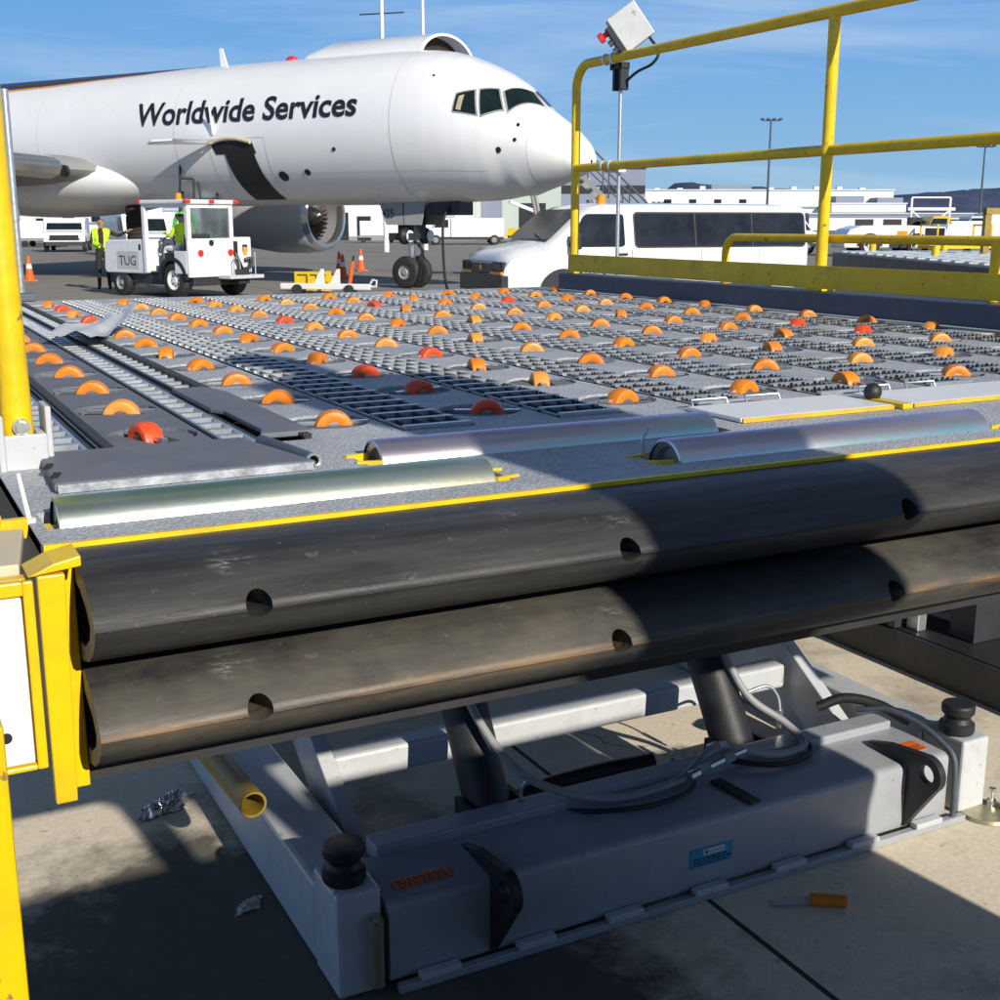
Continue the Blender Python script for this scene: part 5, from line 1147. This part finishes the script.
b = MB(); b.tube([(2.28, .55, 1.37), (2.2, .1, 1.46)], .012, 6); b.build('wiper', 'rubber', ws_)
b = MB(); b.b2(3.08, 3.172, -.90, .90, .72, .96); b.b2(3.06, 3.21, -.95, .95, .40, .715); fb = b.build('grille', 'grille', van, bevel=.02)
for y in (.68, -.68): b = MB(); b.b2(3.085, 3.182, y - .21, y + .21, .79, .94); b.build('headlight', 'glass', fb, bevel=.02)
for y in (.66, -.66): b = MB(); b.b2(3.10, 3.195, y - .24, y + .24, .725, .78); b.build('turn_signal', 'amber', fb, bevel=.01)
b = MB(); b.prism([(0, .91), (.09, .845), (0, .78), (-.09, .845)], .012, 'x', 3.174); b.build('badge', 'gold', fb)
b = MB(); b.b2(3.173, 3.18, -.46, .46, .93, .945); b.build('grille_trim', 'galv', fb)
b = MB(); b.cyl((1.0, .35, 2.025), (1.0, .35, 2.06), .09, 16); b.cyl((1.0, .35, 2.06), (1.0, .35, 2.19), .07, 16); b.build('beacon', 'amber', van, smooth=True)
b = MB(); b.b2(1.60, 1.80, 1.001, 1.006, .72, .84); b.build('gold_block', 'gold', van)
tv, tf = text_geo('UPS', 1); b = MB(); b.add([(1.56 - u * .36, 1.004, .71 + v * .15) for u, v in tv], tf); b.build('lettering', 'brown', van)
vm = Matrix.Translation(van.location) @ Matrix.Rotation(van.rotation_euler.z, 4, 'Z')

# ------------------------------------------------------------------ traffic cones
def cone(nm, label, loc, h=.72, tilt=0, first=None, band=True):
    t = thing(nm, label, 'traffic cone', loc, 0, 'orange traffic cones on the apron')
    b = MB(); b.b2(-.19, .19, -.19, .19, .004, .035); b.lathe([(.15, .035), (.13, .06), (.036, h - .01), (.028, h), (0, h)], n=24); b.build('cone_body', 'cone', t, smooth=True, flat_caps=40)
    if band: b = MB(); k = lambda z: .13 + (.036 - .13) * (z - .06) / (h - .07) + .004; b.lathe([(k(h * .5), h * .5), (k(h * .68), h * .68)], n=24); b.build('reflective_band', 'pad', t, smooth=True)
    return t
cone('traffic_cone', 'orange traffic cone standing alone beside the yellow post at the left', LD(-13.6, 36.0))
cone('traffic_cone', 'orange traffic cone with white band, left one of the three near the engine', LD(-5.15, 40.0), .75)
cone('traffic_cone', 'orange traffic cone with white top, nearest of the three by the cable', LD(-4.74, 37.6), .72)
cone('traffic_cone', 'orange traffic cone farthest back of the three near the engine', LD(-4.85, 43.5), .75)
ts = thing('warning_stick', 'leaning red warning stick beside the tow bar', 'stick', LD(-3.75, 31.0)); b = MB(); b.tube([(0, 0, .15), (.10, .0, .72)], .05, 10); b.build('stick', 'cone', ts, smooth=True); b = MB(); b.cyl((.10, 0, .72), (.13, 0, .86), .03, 8); b.build('handle', 'rubber', ts); b = MB(); b.b2(-.1, .1, -.1, .1, .01, .15); b.build('foot', 'rubber', ts)

# tow bar with its yellow crates
tb = thing('tow_bar', 'white aircraft tow bar with triangular brackets lying in front of the nose gear', 'tow bar', LD(-4.0, 29.3), heading(1, -.25))
b = MB(); b.b2(-1.25, 1.0, -.07, .07, .12, .26); b.build('bar', 'white', tb, bevel=.02)
for x in (-.25, .15):
    b = MB(); b.prism([(x - .16, .262), (x + .10, .262), (x + .10, .60), (x + .03, .60)], .05, 'y', -.03); b.build('bracket', 'white', tb, bevel=.008)
b = MB(); b.b2(-.10, .02, -.02, .02, .30, .55); b.build('yellow_plate', 'yellow', tb)
b = MB(); b.tube([(1.0, 0, .2), (1.14, 0, .2), (1.16, 0, .34), (1.06, 0, .36), (1.0, 0, .27)], .025, 8); b.build('tow_eye', 'white', tb, smooth=True)
for x in (-.8, .5):
    b = MB(); b.cyl((x, -.14, .12), (x, .14, .12), .12, 14); b.build('wheel', 'tyre', tb, smooth=True)
cr = thing('yellow_chock_rack', 'yellow wheel chock rack behind the white tow bar', 'chock rack', LD(-4.55, 30.2), heading(1, -.2))
b = MB(); frame_of(b, -.45, .04, .9, .46, .06, -.03, .03); b.b2(-.12, -.06, -.03, .03, .10, .44); b.b2(.12, .18, -.03, .03, .10, .44); b.b2(-.42, .42, .04, .3, .05, .40); b.build('rack', 'yellow', cr)

# ------------------------------------------------------------------ step ladder behind the tow tractor
sl = thing('step_ladder', 'dark tube step platform standing under the open cargo hatch behind the tow tractor', 'step ladder', LD(-8.25, 34.6), heading(1, .15))
b = MB()
for y in (-.35, .35):
    b.tube([(-.62, y, .05), (-.42, y, 3.15), (-.36, y, 3.22), (-.05, y, 3.22), (0, y, 3.1)], .034, 8); b.tube([(.08, y, 2.25), (.0, y, 3.1)], .034, 8); b.tube([(-.44, y, 2.82), (.02, y, 2.82)], .03, 8); b.tube([(.10, y, .05), (.08, y, 2.25)], .028, 8)
b.tube([(-.05, -.35, 3.42), (.50, -.35, 3.40), (.52, -.35, 2.25)], .034, 8); b.tube([(-.05, -.35, 3.42), (-.1, -.35, 2.3)], .034, 8); b.tube([(-.08, -.35, 2.85), (.52, -.35, 2.85)], .03, 8)
b.build('handrail', 'dark_steel', sl, smooth=True)
b = MB(); b.b2(-.15, .58, -.40, .40, 2.16, 2.24); b.build('platform', 'galv', sl)
for k in range(7): b = MB(); b.b2(-.60 + k * .03, -.36 + k * .03, -.34, .34, .25 + k * .27, .28 + k * .27); b.build('step', 'galv', sl)
for x in (-.6, .55):
    b = MB(); b.cyl((x, -.40, .13), (x, -.34, .13), .12, 16); b.build('wheel', 'tyre', sl, smooth=True)
b = MB(); b.tube([(.52, -.35, 2.2), (.55, -.35, .2)], .028, 8); b.build('leg', 'galv', sl)

# ------------------------------------------------------------------ passenger stairs behind the nose
ps = thing('air_stairs', 'grey passenger stairs with dark handrails rising to the far side of the nose', 'air stairs', LD(1.5, 36.4), heading(1, .05))
top, bot = Vector((.35, 0, 3.35)), Vector((3.35, 0, .55)); dv = bot - top
for y in (-.65, .65):
    b = MB(); b.tube([top + Vector((0, y, 0)), bot + Vector((0, y, 0))], .09, 4); b.build('stringer', 'hose', ps)
    b = MB(); b.tube([(-.9, y, 4.42), (.2, y, 4.42), (.45, y, 4.25), tuple(bot + Vector((0, y, 1.0)))], .028, 8); b.tube([(-.9, y, 3.95), (.25, y, 3.95), tuple(bot + Vector((0, y, .55)))], .022, 8)
    for k in range(6): p = top + dv * (k / 5); b.tube([p + Vector((0, y, 0)), p + Vector((0, y, 1.0))], .02, 6)
    b.tube([(-.9, y, 3.4), (-.9, y, 4.42)], .025, 6); b.build('handrail', 'slate', ps, smooth=True)
for k in range(12): p = top + dv * (k / 11); b = MB(); b.box((p.x, 0, p.z + .03), (.26, 1.2, .04)); b.build('step', 'galv', ps)
b = MB(); b.b2(-1.0, .36, -.75, .75, 3.28, 3.38); b.build('landing', 'hose', ps)
for y in (-.6, .6):
    for xx in (-.6, 1.2): b = MB(); b.tube([(xx + .5, y, .4), (xx - .1, y, 3.2 if xx < 0 else 2.3)], .05, 8); b.build('support_leg', 'hose', ps)
b = MB(); b.b2(-1.2, 3.6, -.8, .8, .35, .55); b.build('chassis', 'hose', ps)
for x in (-.8, 2.9):
    for y in (-.75, .75): wheel(ps, x, y, .32, .2, 1 if y > 0 else -1)

# ------------------------------------------------------------------ pole beside the left post
gpole = thing('galvanised_pole', 'thin galvanised pole with a bent top arm behind the yellow post', 'pole', LD(-3.47, 9.0))
b = MB(); b.tube([(0, 0, .006), (0, 0, 2.60)], .027, 12); b.lathe([(.033, 1.7), (.033, 1.78)], n=12); b.build('upright', 'galv', gpole, smooth=True)
b = MB(); a = -RT * .6; b.tube([(0, 0, 2.54), (a.x, a.y, 2.53)], .024, 12); b.build('cross_arm', 'galv', gpole, smooth=True)
b = MB(); b.cyl((0, 0, .004), (0, 0, .03), .14, 16); b.build('base_plate', 'galv', gpole)

# ------------------------------------------------------------------ air duct between belly and ground
ad = thing('air_duct', 'thick dark air hose hanging from the belly behind the tow tractor hood', 'air hose', LD(-10.6, 36.6))
b = MB(); b.tube(bez([(0, 0, 2.2), (.02, 0, 1.4), (-.05, 0, .7), (.1, -.1, .25), (.8, -.4, .18)], 10), .27, 14)
for k in range(14): b.lathe([(.275, .55 + k * .11), (.295, .58 + k * .11), (.275, .61 + k * .11)], n=14)
b.build('duct', 'cloth', ad, smooth=True)

# ------------------------------------------------------------------ buildings and equipment along the far side of the apron
def box_building(name, label, l, d, w, dep, h, mt, ry=0, bands=(), doors=(), windows=(), roofbits=(), roofmt='roof'):
    t = thing(name, label, 'building', LD(l, d), heading(1, ry))
    b = MB(); b.b2(-w / 2, w / 2, 0, dep, 0, h); b.build('wall', mt, t)
    b = MB(); b.b2(-w / 2 - .2, w / 2 + .2, -.25, dep + .2, h + .002, h + .25); rf = b.build('roof', roofmt, t)
    for (z0, z1, m_) in bands: b = MB(); b.b2(-w / 2, w / 2, -.06, -.003, z0, z1); b.build('wall_band', m_, t)
    for (x, dw, dh, m_) in doors: b = MB(); b.b2(x - dw / 2, x + dw / 2, -.10, -.063, .02, dh); b.build('door', m_, t)
    for (x, z, ww, wh) in windows: b = MB(); b.b2(x - ww / 2, x + ww / 2, -.12, -.063, z, z + wh); b.build('window', 'van_glass', t)
    for (x, y, a, c_, e) in roofbits: b = MB(); b.b2(x - a / 2, x + a / 2, y, y + c_, h + .255, h + .25 + e); b.build('roof_unit', 'wall_blue' if a > 4 else 'roof', rf)
    return t
r = random.Random(2)
box_building('terminal_building', 'long low white terminal building beyond the van with dark strip under its roof', 48.5, 252, 60, 40, 7.6, 'wall_white', 0, bands=((4.0, 4.5, 'wall_blue'), (0, 2.0, 'wall_blue')),
             doors=[(-24 + k * 6.5, 4.2, 3.2, 'dplate' if k % 2 else 'wall_green') for k in range(8)], windows=[(-20 + k * 5, 5.2, 1.4, .7) for k in range(5)], roofbits=[(-26 + k * 4.6, 3, 1.1, 1.2, r.uniform(.3, .8)) for k in range(12)] + [(-2, 2, 8, 3, .9)])
box_building('terminal_wing', 'stepped white end block of the terminal with a blue grey parapet', 72, 246, 14.5, 30, 4.9, 'wall_white', 0, bands=((3.0, 3.4, 'wall_blue'),), doors=[(-3, 5, 2.6, 'dplate'), (3.4, 4, 2.6, 'wall_blue')], roofbits=[(-3.5, 1, 5.5, 6, 1.3), (4.4, 1, 5.0, 6, 1.0)])
box_building('low_warehouse', 'low grey roofed shed to the right of the white terminal', 80, 232, 46, 20, 2.9, 'wall_blue', 0, bands=((0, 2.2, 'wall_white'),), doors=[(-18 + k * 5.2, 3.4, 2.0, 'dplate' if k % 3 else 'wall_white') for k in range(8)])
box_building('pale_hangar', 'pale green hangar behind the nose with tall grey doors', 1.6, 124, 8.8, 20, 7.0, 'wall_green', 0, bands=((5.2, 5.9, 'wall_white'),), doors=[(-2.4, 2.0, 4.0, 'wall_blue'), (1.6, 2.6, 3.4, 'dplate')], windows=[(-.4, 4.3, 1.2, .6)])
box_building('blue_grey_hangar', 'blue grey hangar with a dark stripe behind the radome', 10.4, 128, 8.6, 20, 6.9, 'wall_blue', 0, bands=((4.4, 5.2, 'dplate'), (0, 1.2, 'wall_white')), doors=[(-1.5, 3, 3.2, 'hose')])
box_building('white_hangar', 'bright white hangar behind the nose landing gear', -7.9, 112, 11.2, 18, 4.6, 'wall_white', 0, bands=((0, .35, 'hose'),), doors=[(-4.2, 1.2, 2.1, 'dplate'), (2.8, 2.2, 2.4, 'wall_green')], windows=[(-1.5, 2.2, .9, .5), (.6, 2.2, .9, .5)])
box_building('distant_offices', 'row of low white offices far behind the tow tractor', -52, 175, 34, 12, 3.1, 'wall_white', 0, bands=((1.2, 1.5, 'wall_blue'),), doors=[(-14 + k * 4.0, 1.6, 2.1, 'dplate' if k % 2 else 'wall_blue') for k in range(8)], windows=[(-12 + k * 4.0, 1.6, 1.6, .7) for k in range(7)])
box_building('far_depot', 'pale grey depot farthest back under the wing', -30, 190, 14, 12, 3.6, 'hose', 0, bands=((2.2, 2.7, 'wall_white'),), doors=[(-4, 2.4, 2.4, 'dplate'), (1, 2.4, 2.4, 'wall_white')])
box_building('cargo_shed', 'white cargo shed behind the aircraft engine', -20.5, 140, 13, 14, 3.6, 'wall_white', 0, bands=((0, .4, 'hose'),), doors=[(-4.5, 2.2, 2.6, 'dplate'), (-1, 2.0, 2.6, 'hose'), (3.5, 2.4, 2.6, 'dplate')])

def truck(name, label, cat, l, d, hx, length, h, bodymt='vehicle', cabmt='vehicle', cargo=None, w=2.2, group=None):
    """small service vehicle: cab at +x, cargo box or bed behind"""
    t = thing(name, label, cat, LD(l, d), hx, group); cl = min(1.7, length * .38); z0 = .45
    b = MB(); b.b2(-length / 2, length / 2, -w / 2 + .1, w / 2 - .1, .36, z0 + .1); b.build('chassis', 'dark_steel', t)
    b = MB(); x1 = length / 2; b.prism([(x1 - cl, z0 + .102), (x1, z0 + .102), (x1, z0 + .62), (x1 - .45, z0 + .75), (x1 - .8, min(h, 2.0)), (x1 - cl, min(h, 2.0))], w, 'y', -w / 2); cb = b.build('cab', cabmt, t, bevel=.04)
    b = MB(); b.prism([(x1 - .52, z0 + .78), (x1 - .80, min(h, 2.0) - .12), (x1 - cl + .15, min(h, 2.0) - .12), (x1 - cl + .15, z0 + .78)], .012, 'y', w / 2 + .001); b.build('side_window', 'van_glass', cb)
    b = MB(); b.prism([(x1 - .52, z0 + .78), (x1 - .80, min(h, 2.0) - .12), (x1 - cl + .15, min(h, 2.0) - .12), (x1 - cl + .15, z0 + .78)], .012, 'y', -w / 2 - .013); b.build('side_window', 'van_glass', cb)
    b = MB(); b.add([(x1 - .44, -w / 2 + .15, z0 + .78), (x1 - .44, w / 2 - .15, z0 + .78), (x1 - .77, w / 2 - .2, min(h, 2.0) - .08), (x1 - .77, -w / 2 + .2, min(h, 2.0) - .08)], [(0, 1, 2, 3)]); b.build('windshield', 'glass', cb)
    b = MB(); b.b2(x1 - .005, x1 + .03, -w / 2 + .3, w / 2 - .3, z0 + .2, z0 + .48); b.build('grille', 'grille', cb)
    for y in (-w / 2 + .2, w / 2 - .2): b = MB(); b.b2(x1 - .004, x1 + .035, y - .13, y + .13, z0 + .3, z0 + .48); b.build('headlight', 'pad', cb)
    if cargo: b = MB(); b.b2(-length / 2, x1 - cl - .05, -w / 2, w / 2, z0 + .102, cargo); b.build('cargo_box', bodymt, t, bevel=.03)
    for x in (-length / 2 + .7, length / 2 - .65):
        for y, s_ in ((-w / 2 + .08, -1), (w / 2 - .08, 1)): wheel(t, x, y, .36, .22, s_, rimc='hose')
    return t
truck('pickup_truck', 'dark grille pickup truck facing the camera far left under the wing', 'pickup', -24.8, 72, heading(.25, -1), 5.0, 1.85, cargo=1.0)
truck('box_truck', 'white box truck behind the worker with raised arm', 'truck', -18.0, 62, heading(.5, -.9), 5.6, 2.1, cargo=2.45)
truck('service_truck', 'white service truck at the far left edge under the wing tip', 'truck', -35.0, 92, heading(1, -.1), 6.4, 2.1, cargo=2.4)
truck('catering_van', 'white van parked far off between pickup and box truck', 'van', -25.0, 96, heading(1, 0), 5.2, 2.0, cargo=2.0)
truck('yellow_loader', 'small yellow ground loader parked below the pale hangar', 'loader', 2.9, 100, heading(1, -.1), 4.4, 1.3, 'yellow', 'yellow', cargo=1.15)
truck('white_tanker', 'white truck seen between the nose gear and the white hangar', 'truck', -2.6, 92, heading(-1, -.1), 5.6, 1.9, cargo=1.9)
truck('yellow_tug', 'yellow flat tug in front of the low shed at the far right', 'tug', 25.6, 70, heading(-1, .1), 5.0, 1.95, 'vehicle', 'yellow', cargo=1.7)
truck('white_belt_truck', 'white truck with pale body at the far right beyond the yellow tug', 'truck', 33.5, 84, heading(-1, .0), 6.4, 2.1, 'vehicle', 'vehicle', cargo=2.2)
truck('orange_belt_loader', 'white truck beside the stair frame at the left of the low shed', 'truck', 11.5, 96, heading(1, .2), 4.8, 1.9, 'vehicle', 'vehicle', cargo=1.6)
# aircraft tractor with two big wheels, seen through the rail
at = thing('aircraft_tractor', 'long low white aircraft tractor with two big wheels seen above the toe board', 'aircraft tractor', LD(19.4, 62), heading(1, 0))
b = MB(); b.prism([(-2.7, .42), (2.75, .42), (2.75, .95), (2.3, 1.02), (2.2, 1.42), (.2, 1.50), (-1.9, 1.46), (-2.45, 1.30), (-2.7, .9)], 2.4, 'y', -1.2); b.build('body', 'vehicle', at, bevel=.06)
b = MB(); b.b2(1.2, 2.15, -1.212, -1.203, .95, 1.36); b.build('cab_window', 'van_glass', at)
b = MB(); b.b2(2.3, 2.75, -1.1, 1.1, 1.03, 1.55); b.build('cab', 'vehicle', at, bevel=.05)
b = MB(); b.b2(-.15, .35, -1.213, -1.203, .85, 1.22); b.build('marker_panel', 'amber', at)
b = MB(); b.b2(-.5, .4, -1.21, -1.203, .42, .80); b.build('step_recess', 'dplate', at)
for x in (-1.45, .85):
    b = MB(); b.prism([(x + .62 * math.cos(a), .50 + .62 * math.sin(a)) for a in [i * PI / 14 for i in range(15)]], .012, 'y', -1.214); b.build('wheel_arch', 'rubber', at)
    for y, s_ in ((-1.09, -1), (1.09, 1)): wheel(at, x, y, .52, .34, s_)
truck('baggage_tractor', 'white baggage truck at the left end of the big tractor, partly behind the rail post', 'truck', 14.3, 66, heading(1, 0), 4.6, 1.7, cargo=1.45)

# dollies and small equipment scattered far off
def dolly(label, l, d, hx, mt, h, name='cargo_dolly', cat='dolly', top=True, group=None):
    t = thing(name, label, cat, LD(l, d), hx, group); b = MB(); b.b2(-1.5, 1.5, -.8, .8, .42, .56); b.build('deck', mt, t)
    if top:
        b = MB(); b.prism([(-1.35, .57), (1.35, .57), (1.35, h * .7), (.95, h), (-1.35, h)], 1.5, 'y', -.75); b.build('container', 'pad' if mt != 'pad' else 'galv', t, bevel=.03)
    else:
        for x in (-1.4, 1.4):
            b = MB(); b.tube([(x, -.75, .56), (x, -.75, h), (x, .75, h), (x, .75, .56)], .05, 6); b.build('end_frame', mt, t)
    for x in (-1.1, 1.1):
        for y in (-.7, .7): b = MB(); b.cyl((x, y - .06, .21), (x, y + .06, .21), .20, 14); b.build('wheel', 'tyre', t, smooth=True)
    return t
dolly('yellow framed empty dolly in front of the pale hangar', .9, 104, heading(1, .1), 'yellow', 1.3, top=False)
dolly('orange framed dolly right of the hangar door', 4.4, 108, heading(1, -.2), 'olive', 1.4, top=False)
dolly('pale container on a dolly behind the engine', -15.5, 96, heading(1, .2), 'hose', 1.7)
dolly('pale container on a dolly between engine and nose gear', -9.8, 100, heading(1, .1), 'hose', 1.7)
dolly('grey dolly with pale container below the white hangar', -6.0, 98, heading(1, 0), 'hose', 1.5)
dolly('container dolly at the far left below the wing', -30.5, 84, heading(1, 0), 'hose', 1.7)
dolly('yellow empty dolly beside the stand at the far right', 21.8, 60, heading(1, .2), 'yellow', 1.5, top=False)
dolly('pale container dolly under the light pole at the far right', 29.0, 66, heading(1, 0), 'hose', 1.9)
# belt loader with raised conveyor behind the nose
bl = thing('belt_loader', 'white belt loader with raised conveyor in front of the pale hangar', 'belt loader', LD(3.4, 92), heading(1, .1))
b = MB(); b.b2(-2.2, 2.2, -.8, .8, .4, .95); b.build('chassis', 'vehicle', bl, bevel=.04)
b = MB(); b.box((.2, 0, 2.0), (6.2, .9, .22), (0, rad(20), 0)); b.build('conveyor', 'pad', bl)
b = MB(); b.tube([(-1.2, -.4, .95), (.8, -.4, 1.8)], .06, 6); b.tube([(.9, -.4, .95), (-1.0, -.4, 2.3)], .06, 6); b.build('lift_link', 'hose', bl)
b = MB(); b.b2(.8, 2.0, -.75, .75, .955, 1.7); b.build('cab', 'vehicle', bl, bevel=.04)
for x in (-1.4, 1.4):
    for y, s_ in ((-.75, -1), (.75, 1)): wheel(bl, x, y, .32, .2, s_)
# white platform truck frame on the far right
pl = thing('lift_frame', 'white scissor frame with railings standing between tractor and light pole', 'lift frame', LD(24.6, 72), heading(1, .0))
b = MB()
for x in (-1.1, 1.1): b.tube([(x, 0, 0), (x, 0, 3.0)], .07, 6)
b.tube([(-1.1, 0, .4), (1.1, 0, 2.3)], .06, 6); b.tube([(1.1, 0, .4), (-1.1, 0, 2.3)], .06, 6); b.tube([(-1.3, 0, 2.35), (1.4, 0, 2.35)], .10, 6); b.tube([(-1.1, 0, 3.0), (1.1, 0, 3.0)], .05, 6); b.build('frame', 'pad', pl)
b = MB(); b.b2(-1.2, .0, -.3, .3, 1.2, 1.9); b.build('drive_unit', 'dplate', pl)

# light poles and masts
def pole(name, label, l, d, h, r0, heads, mt='slate', arms=()):
    t = thing(name, label, 'light pole', LD(l, d), heading(1, 0)); b = MB(); b.tube([(0, 0, 0), (0, 0, h)], [r0, r0 * .6], 12); b.build('pole', mt, t, smooth=True)
    b = MB(); b.b2(-heads, heads, -.08, .08, h - .25, h - .08); b.build('crossarm', mt, t)
    n = 4
    for k in range(n): x = -heads + 2 * heads * k / (n - 1); b = MB(); b.box((x, -.2, h + .05), (heads * .38, .5, .22), (.5, 0, 0)); b.build('floodlight', mt, t)
    for z in arms: b = MB(); b.tube([(-1.2, 0, z), (1.2, 0, z + .12)], .035, 6); b.build('antenna_arm', 'dplate', t)
    return t
pole('light_pole', 'tall dark light pole beyond the van roof', 48.3, 228, 19.3, .26, 1.6); pole('light_pole', 'tall dark light pole at the far right above the low shed', 76.2, 200, 13.2, .2, 1.3)
pole('antenna_mast', 'white mast with a crossed antenna arm behind the raised upper cargo door', -6.35, 70, 15.0, .16, .5, 'pad', arms=(12.5,)); pole('floodlight_mast', 'white mast topped by lamps just right of the raised upper cargo door', -4.45, 75, 14.4, .15, .45, 'pad')
